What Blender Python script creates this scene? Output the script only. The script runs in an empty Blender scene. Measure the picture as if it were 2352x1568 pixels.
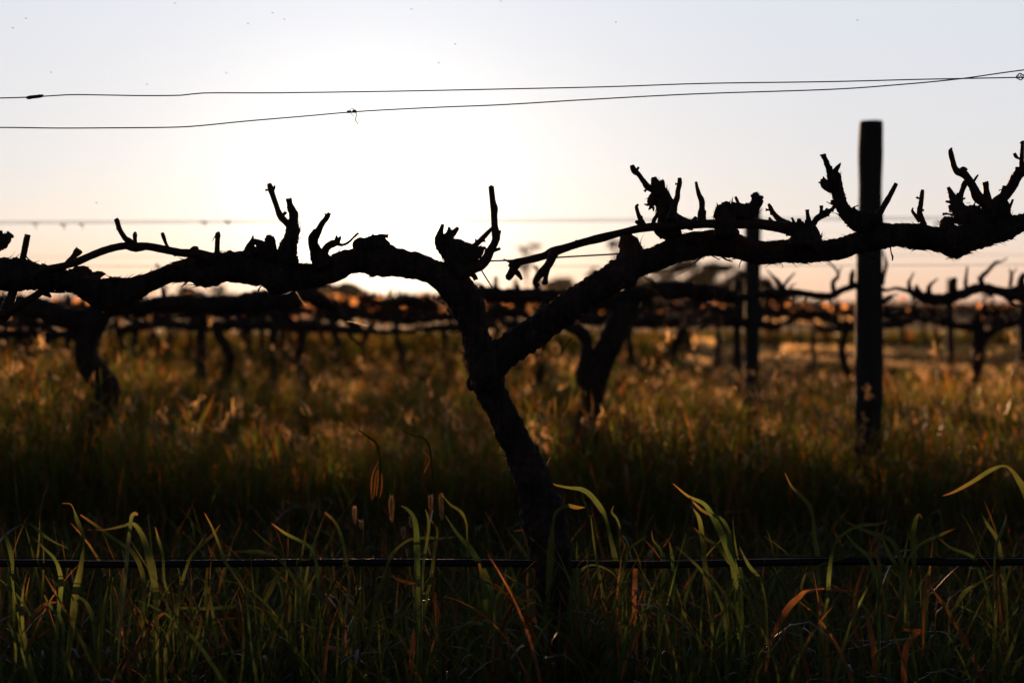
import bpy, math, random
import numpy as np
random.seed(7)
rng = np.random.default_rng(7)
R = math.radians
sc = bpy.context.scene
COL = sc.collection

# ---------------------------------------------------------------- camera
CAM_H = 0.87
F = 2352 * 50 / 36.0            # focal length in units of a 2352-wide frame
PITCH = math.atan(79 / F)
Y1, Y2, Y3 = 2.72, 5.75, 8.9    # distance of the first three vine rows
cam_d = bpy.data.cameras.new('camera')
cam = bpy.data.objects.new('camera', cam_d)
COL.objects.link(cam)
cam.location = (0, 0, CAM_H)
cam.rotation_euler = (math.pi / 2 - PITCH, 0, 0)
cam_d.lens = 50
cam_d.sensor_width = 36
cam_d.clip_start = 0.05
cam_d.clip_end = 6000
cam_d.dof.use_dof = True
cam_d.dof.focus_distance = Y1
cam_d.dof.aperture_fstop = 2.8
sc.camera = cam
CP, SP = math.cos(PITCH), math.sin(PITCH)


def W(u, v, Y):
    """point of the place seen in direction (u, v) at distance Y in front of the camera"""
    a = u - 1176.0
    b = 784.0 - v
    ry = CP * F + SP * b
    rz = -SP * F + CP * b
    k = Y / ry
    return np.array([a * k, Y, CAM_H + rz * k])


def PX(Y):
    return Y / (CP * F)          # metres per picture unit at distance Y


# ---------------------------------------------------------------- sun, sky, exposure
SU, SV = 865, 545
sd = W(SU, SV, 1.0) - np.array([0, 0, CAM_H])
sd = sd / np.linalg.norm(sd)
SUN_EL = math.asin(sd[2])
SUN_AZ = math.atan2(sd[0], sd[1])
sun_d = bpy.data.lights.new('sun', 'SUN')
sun_d.energy = 5.0
sun_d.angle = R(0.53)
sun_d.color = (1.0, 0.55, 0.27)
sun = bpy.data.objects.new('sun', sun_d)
COL.objects.link(sun)
from mathutils import Vector
sun.rotation_euler = Vector((-sd[0], -sd[1], -sd[2])).to_track_quat('-Z', 'Y').to_euler()

world = bpy.data.worlds.new('World')
sc.world = world
world.use_nodes = True
wn = world.node_tree
wn.nodes.clear()


def N(tree, typ, **kw):
    n = tree.nodes.new(typ)
    for k, v in kw.items():
        setattr(n, k, v)
    return n


def M_(tree, op, a, b=None, c=None, clamp=False):
    n = tree.nodes.new('ShaderNodeMath')
    n.operation = op
    n.use_clamp = clamp
    for i, x in enumerate((a, b, c)):
        if x is None:
            continue
        if isinstance(x, (int, float)):
            n.inputs[i].default_value = x
        else:
            tree.links.new(x, n.inputs[i])
    return n.outputs[0]


wout = N(wn, 'ShaderNodeOutputWorld')
sky = N(wn, 'ShaderNodeTexSky', sky_type='NISHITA')
sky.sun_disc = False
sky.sun_elevation = SUN_EL
sky.sun_rotation = SUN_AZ
sky.dust_density = 2.0
bg1 = N(wn, 'ShaderNodeBackground')
bg1.inputs['Strength'].default_value = 0.025
skm = N(wn, 'ShaderNodeVectorMath', operation='MULTIPLY')
wn.links.new(sky.outputs[0], skm.inputs[0])
skm.inputs[1].default_value = (0.14, 0.20, 0.55)     # the air's own tint: less yellow than the model's
wn.links.new(skm.outputs[0], bg1.inputs[0])
tc = N(wn, 'ShaderNodeTexCoord')
nrm = N(wn, 'ShaderNodeVectorMath', operation='NORMALIZE')
wn.links.new(tc.outputs['Generated'], nrm.inputs[0])
sep = N(wn, 'ShaderNodeSeparateXYZ')
wn.links.new(nrm.outputs[0], sep.inputs[0])
dot = N(wn, 'ShaderNodeVectorMath', operation='DOT_PRODUCT')
wn.links.new(nrm.outputs[0], dot.inputs[0])
dot.inputs[1].default_value = tuple(sd)
d = M_(wn, 'MAXIMUM', dot.outputs['Value'], 0.0)
ramp = N(wn, 'ShaderNodeValToRGB')
zz = M_(wn, 'MULTIPLY_ADD', sep.outputs['Z'], 1.0, 0.1, clamp=True)
wn.links.new(zz, ramp.inputs[0])
els = [(0.0, (0.50, 0.28, 0.16)), (0.10, (0.86, 0.53, 0.37)), (0.125, (0.86, 0.63, 0.49)),
       (0.155, (0.80, 0.72, 0.66)), (0.20, (0.74, 0.73, 0.73)), (0.31, (0.70, 0.735, 0.785)),
       (0.40, (0.20, 0.23, 0.30)), (1.0, (0.05, 0.065, 0.10))]
cr = ramp.color_ramp
while len(cr.elements) < len(els):
    cr.elements.new(0.5)
for e, (p, c) in zip(cr.elements, els):
    e.position = p
    e.color = (*c, 1)
side = M_(wn, 'MULTIPLY_ADD', dot.outputs['Value'], 1.0, -0.35)
side = M_(wn, 'DIVIDE', side, 0.55, clamp=True)
side = M_(wn, 'MULTIPLY_ADD', side, 0.84, 0.16)


def vscale(col, fac):
    n = N(wn, 'ShaderNodeVectorMath', operation='SCALE')
    if isinstance(col, tuple):
        n.inputs[0].default_value = col
    else:
        wn.links.new(col, n.inputs[0])
    if isinstance(fac, (int, float)):
        n.inputs['Scale'].default_value = fac
    else:
        wn.links.new(fac, n.inputs['Scale'])
    return n.outputs[0]


def vadd(a, b):
    n = N(wn, 'ShaderNodeVectorMath', operation='ADD')
    wn.links.new(a, n.inputs[0])
    wn.links.new(b, n.inputs[1])
    return n.outputs[0]


tot = vscale(ramp.outputs[0], side)
tot = vadd(tot, vscale((0.19, 0.20, 0.20), M_(wn, 'POWER', d, 80.0)))
tot = vadd(tot, vscale((0.8, 0.73, 0.60), M_(wn, 'POWER', d, 350.0)))
tot = vadd(tot, vscale((3.0, 2.3, 1.5), M_(wn, 'POWER', d, 3000.0)))
bg2 = N(wn, 'ShaderNodeBackground')
bg2.inputs['Strength'].default_value = 0.5
wn.links.new(tot, bg2.inputs[0])
adds = N(wn, 'ShaderNodeAddShader')
wn.links.new(bg1.outputs[0], adds.inputs[0])
wn.links.new(bg2.outputs[0], adds.inputs[1])
wn.links.new(adds.outputs[0], wout.inputs[0])

sc.view_settings.view_transform = 'Standard'
sc.view_settings.look = 'None'
sc.view_settings.exposure = 1.0
sc.view_settings.gamma = 1.0
sc.render.engine = 'CYCLES'
sc.cycles.max_bounces = 8
sc.cycles.transmission_bounces = 6
sc.cycles.use_denoising = True
sc.cycles.sample_clamp_indirect = 3.0


# ---------------------------------------------------------------- materials
def mat(name):
    m = bpy.data.materials.new(name)
    m.use_nodes = True
    t = m.node_tree
    p = t.nodes['Principled BSDF']
    return m, t, p


def bark_mat(name, c1, c2, scale=60.0, bump=0.6, rough=0.85, stretch=0.15):
    m, t, p = mat(name)
    co = N(t, 'ShaderNodeTexCoord')
    mp = N(t, 'ShaderNodeMapping')
    mp.inputs['Scale'].default_value = (1, 1, stretch)
    t.links.new(co.outputs['Object'], mp.inputs[0])
    n1 = N(t, 'ShaderNodeTexNoise')
    n1.inputs['Scale'].default_value = scale
    n1.inputs['Detail'].default_value = 6
    t.links.new(mp.outputs[0], n1.inputs['Vector'])
    n2 = N(t, 'ShaderNodeTexNoise')
    n2.inputs['Scale'].default_value = scale * 0.12
    t.links.new(co.outputs['Object'], n2.inputs['Vector'])
    mx = M_(t, 'MULTIPLY_ADD', n2.outputs[0], 0.5, M_(t, 'MULTIPLY', n1.outputs[0], 0.5))
    r = N(t, 'ShaderNodeValToRGB')
    r.color_ramp.elements[0].position = 0.35
    r.color_ramp.elements[0].color = (*c1, 1)
    r.color_ramp.elements[1].position = 0.65
    r.color_ramp.elements[1].color = (*c2, 1)
    t.links.new(mx, r.inputs[0])
    t.links.new(r.outputs[0], p.inputs['Base Color'])
    p.inputs['Roughness'].default_value = rough
    p.inputs['Specular IOR Level'].default_value = 0.2
    b = N(t, 'ShaderNodeBump')
    b.inputs['Strength'].default_value = bump
    b.inputs['Distance'].default_value = 0.004
    t.links.new(n1.outputs[0], b.inputs['Height'])
    t.links.new(b.outputs[0], p.inputs['Normal'])
    return m


M_BARK = bark_mat('vine_bark', (0.018, 0.013, 0.010), (0.085, 0.062, 0.045), 110, 1.0)
M_CANE = bark_mat('cane_bark', (0.030, 0.018, 0.011), (0.075, 0.045, 0.028), 120, 0.4, 0.6)
M_POST = bark_mat('post_wood', (0.030, 0.029, 0.027), (0.065, 0.062, 0.055), 25, 0.5, 0.85, 0.06)
M_TRUNK = bark_mat('tree_bark', (0.03, 0.025, 0.02), (0.07, 0.055, 0.045), 3, 0.4)


def simple(name, col, rough=0.5, metal=0.0, spec=0.5):
    m, t, p = mat(name)
    n = N(t, 'ShaderNodeTexNoise')
    n.inputs['Scale'].default_value = 40
    r = N(t, 'ShaderNodeValToRGB')
    r.color_ramp.elements[0].color = (*[c * 0.7 for c in col], 1)
    r.color_ramp.elements[1].color = (*[min(1, c * 1.25) for c in col], 1)
    t.links.new(n.outputs[0], r.inputs[0])
    t.links.new(r.outputs[0], p.inputs['Base Color'])
    p.inputs['Roughness'].default_value = rough
    p.inputs['Metallic'].default_value = metal
    p.inputs['Specular IOR Level'].default_value = spec
    return m


M_WIRE = simple('galvanised_wire', (0.05, 0.055, 0.06), 0.65, 0.7)
M_PIPE = simple('black_polythene', (0.008, 0.008, 0.008), 0.50, 0, 0.3)
M_INSECT = simple('insect_chitin', (0.05, 0.04, 0.03), 0.5)


def leaf_mat(name, trans=0.5, rough=0.45, gloss=0.06):
    m = bpy.data.materials.new(name)
    m.use_nodes = True
    t = m.node_tree
    t.nodes.clear()
    out = N(t, 'ShaderNodeOutputMaterial')
    at = N(t, 'ShaderNodeAttribute', attribute_name='col')
    tco = N(t, 'ShaderNodeTexCoord')
    nz = N(t, 'ShaderNodeTexNoise')
    nz.inputs['Scale'].default_value = 35
    t.links.new(tco.outputs['Object'], nz.inputs['Vector'])
    vm = N(t, 'ShaderNodeVectorMath', operation='SCALE')
    t.links.new(at.outputs['Color'], vm.inputs[0])
    t.links.new(M_(t, 'MULTIPLY_ADD', nz.outputs[0], 1.2, 0.4), vm.inputs['Scale'])
    df = N(t, 'ShaderNodeBsdfDiffuse')
    tr = N(t, 'ShaderNodeBsdfTranslucent')
    t.links.new(vm.outputs[0], df.inputs[0])
    t.links.new(vm.outputs[0], tr.inputs[0])
    mx = N(t, 'ShaderNodeMixShader')
    mx.inputs[0].default_value = trans
    t.links.new(df.outputs[0], mx.inputs[1])
    t.links.new(tr.outputs[0], mx.inputs[2])
    gl = N(t, 'ShaderNodeBsdfGlossy')
    gl.inputs['Roughness'].default_value = rough
    gl.inputs['Color'].default_value = (0.9, 0.9, 0.9, 1)
    fr = N(t, 'ShaderNodeFresnel')
    fr.inputs[0].default_value = 1.35
    m2 = N(t, 'ShaderNodeMixShader')
    t.links.new(M_(t, 'MULTIPLY', fr.outputs[0], gloss), m2.inputs[0])
    t.links.new(mx.outputs[0], m2.inputs[1])
    t.links.new(gl.outputs[0], m2.inputs[2])
    t.links.new(m2.outputs[0], out.inputs[0])
    return m


M_GRASS = leaf_mat('grass_blade', 0.70, 0.42, 0.16)
M_LEAF = leaf_mat('gum_leaf', 0.12, 0.5, 0.05)


M_GLINT_LEAF = bpy.data.materials.new('glint_vine_leaf')  # bright orange leaf, added to the far vines as sun glints
M_GLINT_LEAF.use_nodes = True
_t = M_GLINT_LEAF.node_tree
_t.nodes.clear()
_o = N(_t, 'ShaderNodeOutputMaterial')
_a = N(_t, 'ShaderNodeBsdfTranslucent')
_n = N(_t, 'ShaderNodeTexNoise')
_n.inputs['Scale'].default_value = 12
_r = N(_t, 'ShaderNodeValToRGB')
_r.color_ramp.elements[0].color = (.30, .10, .03, 1)
_r.color_ramp.elements[1].color = (.75, .40, .15, 1)
_t.links.new(_n.outputs[0], _r.inputs[0])
_t.links.new(_r.outputs[0], _a.inputs[0])
_t.links.new(_a.outputs[0], _o.inputs[0])


# ---------------------------------------------------------------- mesh helpers
class MB:
    def __init__(self):
        self.v = []
        self.f = []
        self.n = 0

    def add(self, verts, faces):
        verts = np.asarray(verts, float)
        self.v.append(verts)
        o = self.n
        self.f.extend([tuple(i + o for i in f) for f in faces])
        self.n += len(verts)

    def build(self, name, m, parent=None, smooth=False, col=None):
        V = np.concatenate(self.v) if self.v else np.zeros((0, 3))
        if parent is not None:
            V = V - np.array(parent_origin[parent.name])
        me = bpy.data.meshes.new(name)
        me.from_pydata(V.tolist(), [], self.f)
        me.materials.append(m)
        if smooth:
            me.polygons.foreach_set('use_smooth', [True] * len(me.polygons))
        if col is not None:
            a = me.color_attributes.new('col', 'FLOAT_COLOR', 'POINT')
            cc = np.ones((len(V), 4))
            cc[:, :3] = col
            a.data.foreach_set('color', cc.ravel())
        me.update()
        o = bpy.data.objects.new(name, me)
        COL.objects.link(o)
        if parent is not None:
            o.parent = parent
        return o


parent_origin = {}


def empty(name, loc):
    o = bpy.data.objects.new(name, None)
    o.empty_display_size = 0.1
    o.location = tuple(loc)
    COL.objects.link(o)
    parent_origin[o.name] = tuple(loc)
    return o


def tag(o, label=None, cat=None, group=None, kind=None):
    if label: o['label'] = label
    if cat: o['category'] = cat
    if group: o['group'] = group
    if kind: o['kind'] = kind
    return o


def centre_thing(o):
    """put the origin of a one-mesh thing at the foot of its own mesh"""
    me = o.data
    n = len(me.vertices)
    a = np.empty(n * 3)
    me.vertices.foreach_get('co', a)
    a = a.reshape(-1, 3)
    c = np.array([a[:, 0].mean(), a[:, 1].mean(), a[:, 2].min()])
    a -= c
    me.vertices.foreach_set('co', a.ravel())
    me.update()
    o.location = tuple(c)
    return o


def catmull(P, n_per):
    P = np.asarray(P, float)
    if len(P) == 2:
        t = np.linspace(0, 1, n_per + 1)[:, None]
        return P[0] * (1 - t) + P[1] * t
    Q = np.vstack([2 * P[0] - P[1], P, 2 * P[-1] - P[-2]])
    out = []
    for i in range(1, len(Q) - 2):
        p0, p1, p2, p3 = Q[i - 1], Q[i], Q[i + 1], Q[i + 2]
        ts = np.linspace(0, 1, n_per, endpoint=False)[:, None]
        out.append(0.5 * ((2 * p1) + (-p0 + p2) * ts + (2 * p0 - 5 * p1 + 4 * p2 - p3) * ts ** 2 + (-p0 + 3 * p1 - 3 * p2 + p3) * ts ** 3))
    out.append(P[-1][None])
    return np.vstack(out)


def smooth_resample(P, step):
    """P columns: x y z r ... ; catmull then even spacing"""
    Q = catmull(P, 12)
    dl = np.linalg.norm(np.diff(Q[:, :3], axis=0), axis=1)
    s = np.concatenate([[0], np.cumsum(dl)])
    n = max(3, int(s[-1] / step) + 1)
    t = np.linspace(0, s[-1], n)
    return np.column_stack([np.interp(t, s, Q[:, k]) for k in range(Q.shape[1])]), t


def barknoise(s, th, seed, unit):
    """streaky ridges along the limb; s in metres, unit = typical limb radius"""
    r = np.random.default_rng(seed)
    S, T = np.meshgrid(s / unit, th, indexing='ij')
    f = np.zeros_like(S)
    for _ in range(10):
        kt = r.integers(3, 15)
        ks = r.uniform(-1.6, 1.6)
        f += np.sin(kt * T + ks * S + r.uniform(0, 6.28)) * r.uniform(0.4, 1.0) / (1 + 0.06 * kt)
    ridges = np.abs(f) / 3.0
    g = np.zeros_like(S)
    for _ in range(8):
        kt = r.integers(0, 4)
        ks = r.uniform(0.5, 3.2) * r.choice([-1, 1])
        g += np.sin(kt * T + ks * S + r.uniform(0, 6.28)) * r.uniform(0.3, 1.0)
    h = np.zeros_like(S)
    for _ in range(8):
        kt = r.integers(2, 9)
        ks = r.uniform(4, 11) * r.choice([-1, 1])
        h += np.sin(kt * T + ks * S + r.uniform(0, 6.28)) * r.uniform(0.3, 1.0)
    return -ridges, g / 4.0, h / 3.0


def limb(mb, P, sides=14, step=0.004, rough=0.10, lump=0.08, seed=0, strips=0.0, cap=1.0, flare=0.0, depth=1.0, pit=0.03):
    """tube along P (x,y,z,r), cross-section frame from the depth axis; bark relief and peeling strips"""
    Q, t = smooth_resample(P, step)
    C, r = Q[:, :3], np.maximum(Q[:, 3], 1e-4)
    T = np.gradient(C, axis=0)
    T /= np.linalg.norm(T, axis=1)[:, None] + 1e-12
    yv = np.array([0, 1.0, 0])
    B = yv - T * (T @ yv)[:, None]
    bad = np.linalg.norm(B, axis=1) < 0.15
    B[bad] = np.array([0, 0.3, 1.0])
    B -= T * np.sum(B * T, axis=1)[:, None]
    B /= np.linalg.norm(B, axis=1)[:, None]
    A = np.cross(B, T)
    return ring_body(mb, C, A * r[:, None], B * r[:, None] * depth, T, t, r, sides, rough, lump, seed, strips, cap, flare, pit)


def ring_body(mb, C, A, B, T, t, r, sides, rough, lump, seed, strips, cap, flare, pit=0.075):
    n = len(C)
    th = np.linspace(0, 2 * math.pi, sides, endpoint=False)
    rd, lp, fn = barknoise(t, th, seed, max(np.median(r), 0.002))
    rf = 1 + rough * (rd + 0.45) + lump * lp + pit * fn
    if flare:
        e = np.exp(-(t[-1] - t) / (1.5 * r[-1] + 1e-6))
        rf *= (1 + flare * e)[:, None]
    ct, st = np.cos(th), np.sin(th)
    V = C[:, None, :] + rf[:, :, None] * (A[:, None, :] * ct[None, :, None] + B[:, None, :] * st[None, :, None])
    idx = np.arange(n * sides).reshape(n, sides)
    a = idx[:-1]
    b = idx[1:]
    a2 = np.roll(a, -1, 1)
    b2 = np.roll(b, -1, 1)
    F_ = np.stack([a, a2, b2, b], -1).reshape(-1, 4)
    verts = V.reshape(-1, 3)
    faces = [tuple(x) for x in F_.tolist()]
    if cap:
        rr = np.random.default_rng(seed + 5)
        for e, sgn in ((0, -1), (n - 1, 1)):
            k = len(verts)
            rad = r[e]
            mid = C[e] + T[e] * sgn * rad * 0.25 * cap
            # jagged inner ring then centre
            ring = (V[e] - C[e]) * 0.86 + C[e] + T[e] * sgn * rad * cap * rr.uniform(0.05, 0.45, (sides, 1))
            verts = np.vstack([verts, ring, mid[None]])
            for j in range(sides):
                j2 = (j + 1) % sides
                q = (idx[e, j], idx[e, j2], k + j2, k + j)
                tr = (k + j, k + j2, k + sides)
                if sgn < 0:
                    q = q[::-1]
                    tr = tr[::-1]
                faces.append(tuple(int(x) for x in q))
                faces.append(tuple(int(x) for x in tr))
    mb.add(verts, faces)
    if strips > 0:
        rs = np.random.default_rng(seed + 11)
        length = t[-1]
        m = int(strips * length * np.median(r) * 2 * math.pi * 1e4 / 3)
        for _ in range(m):
            i = rs.integers(int(n * .03), max(int(n * .93), int(n * .03) + 1))
            j = rs.integers(0, sides)
            rad = r[i]
            nrm_ = V[i, j] - C[i]
            nl = np.linalg.norm(nrm_)
            nrm_ = nrm_ / (nl + 1e-9)
            tg = T[i] * rs.choice([-1, 1])
            tang = np.cross(tg, nrm_)
            tg = tg + tang * rs.normal(0, 0.35)
            L = min(rs.gamma(2.0, 0.0045) + 0.003, 0.02) * (1.6 if rs.random() < .06 else 1)
            L = min(L, 1.1 * rad + 0.001)
            w = rs.uniform(0.0007, 0.0028) * min(1, rad / .012)
            lift = min(rs.gamma(1.3, 0.22), 0.8) * L
            ks = 4
            pts = []
            sw = rs.normal(0, 0.25) * L
            for q in range(ks + 1):
                s_ = q / ks
                c = V[i, j] - nrm_ * 0.001 + tg * L * s_ + nrm_ * lift * s_ ** 2 + tang * sw * s_ * s_
                ww = w * (1 - 0.85 * s_)
                pts.append(c - tang * ww)
                pts.append(c + tang * ww + nrm_ * ww * 0.6)
                pts.append(c + nrm_ * ww * 0.9)
            fs = []
            for q in range(ks):
                o = q * 3
                for k0, k1 in ((0, 1), (1, 2), (2, 0)):
                    fs.append((o + k0, o + k1, o + 3 + k1, o + 3 + k0))
            mb.add(np.array(pts), fs)
    return V


def trace(pts, Y, lean=0.0, y0=0.0):
    """picture polyline (u,v,r) at distance Y -> (x,y,z,r); lean moves the free end in depth"""
    P = []
    n = len(pts)
    for i, (u, v, rr) in enumerate(pts):
        yy = Y + y0 + lean * i / max(1, n - 1)
        p = W(u, v, yy)
        P.append((*p, rr * PX(yy)))
    return np.array(P)


def edges_limb(mb, A, B, Y, n, sides=40, dfun=None, seed=0, rough=0.09, lump=0.04, strips=1.0, depth=0.95, cap=True):
    """limb between two edge polylines in the picture"""
    def rs(E):
        E = np.asarray(E, float)
        s = np.concatenate([[0], np.cumsum(np.linalg.norm(np.diff(E, axis=0), axis=1))])
        t = np.linspace(0, s[-1], n)
        return np.column_stack([np.interp(t, s, E[:, 0]), np.interp(t, s, E[:, 1])])
    a, b = rs(A), rs(B)
    k = np.ones(7) / 7
    for arr in (a, b):
        pad = np.vstack([np.repeat(arr[:1], 3, 0), arr, np.repeat(arr[-1:], 3, 0)])
        arr[:, 0] = np.convolve(pad[:, 0], k, 'valid')
        arr[:, 1] = np.convolve(pad[:, 1], k, 'valid')
    tt = np.linspace(0, 1, n)
    yy = Y + (np.array([dfun(x) for x in tt]) if dfun else 0 * tt)
    PA = np.array([W(u, v, y) for (u, v), y in zip(a, yy)])
    PB = np.array([W(u, v, y) for (u, v), y in zip(b, yy)])
    C = (PA + PB) / 2
    H = (PA - PB) / 2
    r = np.linalg.norm(H, axis=1)
    T = np.gradient(C, axis=0)
    T /= np.linalg.norm(T, axis=1)[:, None] + 1e-12
    Bv = np.zeros_like(C)
    Bv[:, 1] = r * depth
    dl = np.linalg.norm(np.diff(C, axis=0), axis=1)
    t = np.concatenate([[0], np.cumsum(dl)])
    return ring_body(mb, C, H, Bv, T, t, r, sides, rough, lump, seed, strips, cap, 0)


def Z1(L): return [(x * .25, 402 + y * .25, r * .25) for x, y, r in L]
def Z2(L): return [(574.2 + x * .2559, 390.5 + y * .2559, r * .2559) for x, y, r in L]
def Z3(L): return [(976.2 + x * .2559, 402 + y * .2559, r * .2559) for x, y, r in L]
def Z4(L): return [(1424 + x * .2197, 344.5 + y * .2197, r * .2197) for x, y, r in L]
def Z5(L): return [(1837.5 + x * .2197, 298.6 + y * .2197, r * .2197) for x, y, r in L]
def ZB(L): return [(1722.6 + x * .293, 574.2 + y * .293, r * .293) for x, y, r in L]


# ================================================================ SETTING: ground, fields, added glint puddles
def ground_material():
    m, t, p = mat('field_ground')
    co = N(t, 'ShaderNodeTexCoord')
    n1 = N(t, 'ShaderNodeTexNoise')
    n1.inputs['Scale'].default_value = 0.6
    n1.inputs['Detail'].default_value = 8
    t.links.new(co.outputs['Object'], n1.inputs['Vector'])
    mp = N(t, 'ShaderNodeMapping')
    mp.inputs['Scale'].default_value = (0.006, 0.03, 1)
    t.links.new(co.outputs['Object'], mp.inputs[0])
    n2 = N(t, 'ShaderNodeTexNoise')
    n2.inputs['Scale'].default_value = 1.0
    n2.inputs['Detail'].default_value = 3
    t.links.new(mp.outputs[0], n2.inputs['Vector'])
    r = N(t, 'ShaderNodeValToRGB')
    r.color_ramp.elements[0].position = 0.3
    r.color_ramp.elements[0].color = (0.020, 0.022, 0.008, 1)
    r.color_ramp.elements[1].position = 0.7
    r.color_ramp.elements[1].color = (0.07, 0.05, 0.02, 1)
    t.links.new(n1.outputs[0], r.inputs[0])
    r2 = N(t, 'ShaderNodeValToRGB')
    r2.color_ramp.elements[0].position = 0.45
    r2.color_ramp.elements[0].color = (0.5, 0.6, 0.5, 1)
    r2.color_ramp.elements[1].position = 0.58
    r2.color_ramp.elements[1].color = (1.5, 1.0, 0.7, 1)
    t.links.new(n2.outputs[0], r2.inputs[0])
    mx = N(t, 'ShaderNodeVectorMath', operation='MULTIPLY')
    t.links.new(r.outputs[0], mx.inputs[0])
    t.links.new(r2.outputs[0], mx.inputs[1])
    t.links.new(mx.outputs[0], p.inputs['Base Color'])
    p.inputs['Roughness'].default_value = 1.0
    p.inputs['Specular IOR Level'].default_value = 0.05
    b = N(t, 'ShaderNodeBump')
    b.inputs['Strength'].default_value = 1.0
    b.inputs['Distance'].default_value = 0.08
    n3 = N(t, 'ShaderNodeTexNoise')
    n3.inputs['Scale'].default_value = 9
    n3.inputs['Detail'].default_value = 6
    t.links.new(co.outputs['Object'], n3.inputs['Vector'])
    t.links.new(n3.outputs[0], b.inputs['Height'])
    t.links.new(b.outputs[0], p.inputs['Normal'])
    return m


ROWS = [Y1, Y2, Y3, 12.0, 15.1, 18.2]


def build_ground():
    # one sheet, fine near the camera, coarse to the horizon
    xs = np.concatenate([-np.geomspace(1400, 6, 26), np.linspace(-5, 5, 41), np.geomspace(6, 1400, 26)])
    ys = np.concatenate([[-60, -20, -6], np.linspace(-2, 30, 129), np.geomspace(32, 980, 34)])
    X, Y = np.meshgrid(xs, ys)
    near = np.clip(1 - np.hypot(X, Y) / 60, 0, 1)
    Z = (0.025 * np.sin(X * 2.1 + 1.3 * np.sin(Y * 1.1)) + 0.02 * np.sin(Y * 3.7 + X * .8)) * near
    nx, ny = len(xs), len(ys)
    me = bpy.data.meshes.new('ground')
    V = np.column_stack([X.ravel(), Y.ravel(), Z.ravel()])
    idx = np.arange(nx * ny).reshape(ny, nx)
    Fc = np.stack([idx[:-1, :-1], idx[:-1, 1:], idx[1:, 1:], idx[1:, :-1]], -1).reshape(-1, 4)
    me.from_pydata(V.tolist(), [], Fc.tolist())
    me.polygons.foreach_set('use_smooth', [True] * len(me.polygons))
    me.materials.append(ground_material())
    o = bpy.data.objects.new('ground', me)
    COL.objects.link(o)
    tag(o, kind='structure')


build_ground()


def glint_water_material():
    m = bpy.data.materials.new('tinted_glint_water')
    m.use_nodes = True
    t = m.node_tree
    t.nodes.clear()
    out = N(t, 'ShaderNodeOutputMaterial')
    n = N(t, 'ShaderNodeTexNoise')
    n.inputs['Scale'].default_value = 3.0
    n.inputs['Detail'].default_value = 3
    co = N(t, 'ShaderNodeTexCoord')
    t.links.new(co.outputs['Object'], n.inputs['Vector'])
    b = N(t, 'ShaderNodeBump')
    b.inputs['Strength'].default_value = 0.2
    b.inputs['Distance'].default_value = 0.02
    t.links.new(n.outputs[0], b.inputs['Height'])
    gl = N(t, 'ShaderNodeBsdfGlossy')
    gl.inputs['Color'].default_value = (1.0, 0.60, 0.30, 1)  # warm sun tint put into the reflection colour
    gl.inputs['Roughness'].default_value = 0.32
    t.links.new(b.outputs[0], gl.inputs['Normal'])
    df = N(t, 'ShaderNodeBsdfDiffuse')
    df.inputs['Color'].default_value = (0.05, 0.035, 0.02, 1)
    fr = N(t, 'ShaderNodeFresnel')
    fr.inputs[0].default_value = 1.33
    mx = N(t, 'ShaderNodeMixShader')
    t.links.new(fr.outputs[0], mx.inputs[0])
    t.links.new(df.outputs[0], mx.inputs[1])
    t.links.new(gl.outputs[0], mx.inputs[2])
    t.links.new(mx.outputs[0], out.inputs[0])
    return m


M_GLINT_WATER = glint_water_material()


def glint_puddle(pts, seed):
    """pts: picture corners (u, vtop, vbottom) along a puddle lying on the ground"""
    r = np.random.default_rng(seed)
    up, lo = [], []
    z = 0.05
    for u, vt, vb in pts:
        for lst, v in ((up, vt), (lo, vb)):
            d_ = (CAM_H - z) * F / (v - 705.0)
            d_ *= 1 + r.normal(0, 0.01)
            lst.append(((u - 1176) * d_ / F, d_, z))
    n = len(up)
    mb = MB()
    U = catmull(np.array(up), 6)
    Lw = catmull(np.array(lo), 6)
    n = len(U)
    mb.add(np.vstack([U, Lw]), [(i + n, i + n + 1, i + 1, i) for i in range(n - 1)])
    o = mb.build('glint_water', M_GLINT_WATER)
    tag(o, kind='structure')


glint_puddle([(822, 793, 794), (845, 792, 796), (862, 793, 795)], 6)  # both sheets added to throw orange sun glints in the meadow
glint_puddle([(890, 816, 818), (905, 813, 823), (925, 817, 820)], 7)

# ================================================================ HERO VINE (first row)
vine_base = W(1300, 705 + CAM_H * F / Y1, Y1)
vine_base[2] = 0.0
hero = empty('grapevine', vine_base)
tag(hero, 'gnarled black old grapevine in sharp focus with forked trunk, nearest the camera', 'grapevine', 'pruned grapevines of the vineyard')

# trunk: left and right edges from the head down to the ground
mb = MB()
TL = [(985, 636), (1002, 657), (1018, 678), (1031, 700), (1043, 722), (1055, 750), (1062, 779), (1069, 808), (1073, 837), (1081, 867), (1094, 905), (1107, 932), (1125, 962), (1137, 993), (1156, 1032), (1171, 1072), (1187, 1120), (1194, 1160), (1200, 1200), (1214, 1245), (1228, 1300), (1232, 1380), (1236, 1500), (1232, 1640), (1215, 1790)]
TR = [(1020, 602), (1062, 622), (1087, 648), (1103, 672), (1111, 692), (1115, 715), (1117, 740), (1122, 760), (1128, 779), (1140, 812), (1158, 862), (1158, 885), (1172, 915), (1184, 938), (1197, 962), (1214, 1000), (1238, 1034), (1254, 1070), (1258, 1092), (1280, 1125), (1297, 1160), (1303, 1200), (1307, 1250), (1312, 1310), (1316, 1380), (1318, 1500), (1330, 1640), (1362, 1790)]
edges_limb(mb, TR, TL, Y1, 520, sides=48, seed=3, strips=2.2, depth=0.9, dfun=lambda x: 0.04 * math.sin(x * 3))
limb(mb, trace([(1078, 868, 3), (1076, 880, 5), (1082, 893, 5), (1095, 880, 8)], Y1), 6, 0.002, strips=2)
mb.build('trunk', M_BARK, hero)

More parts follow.
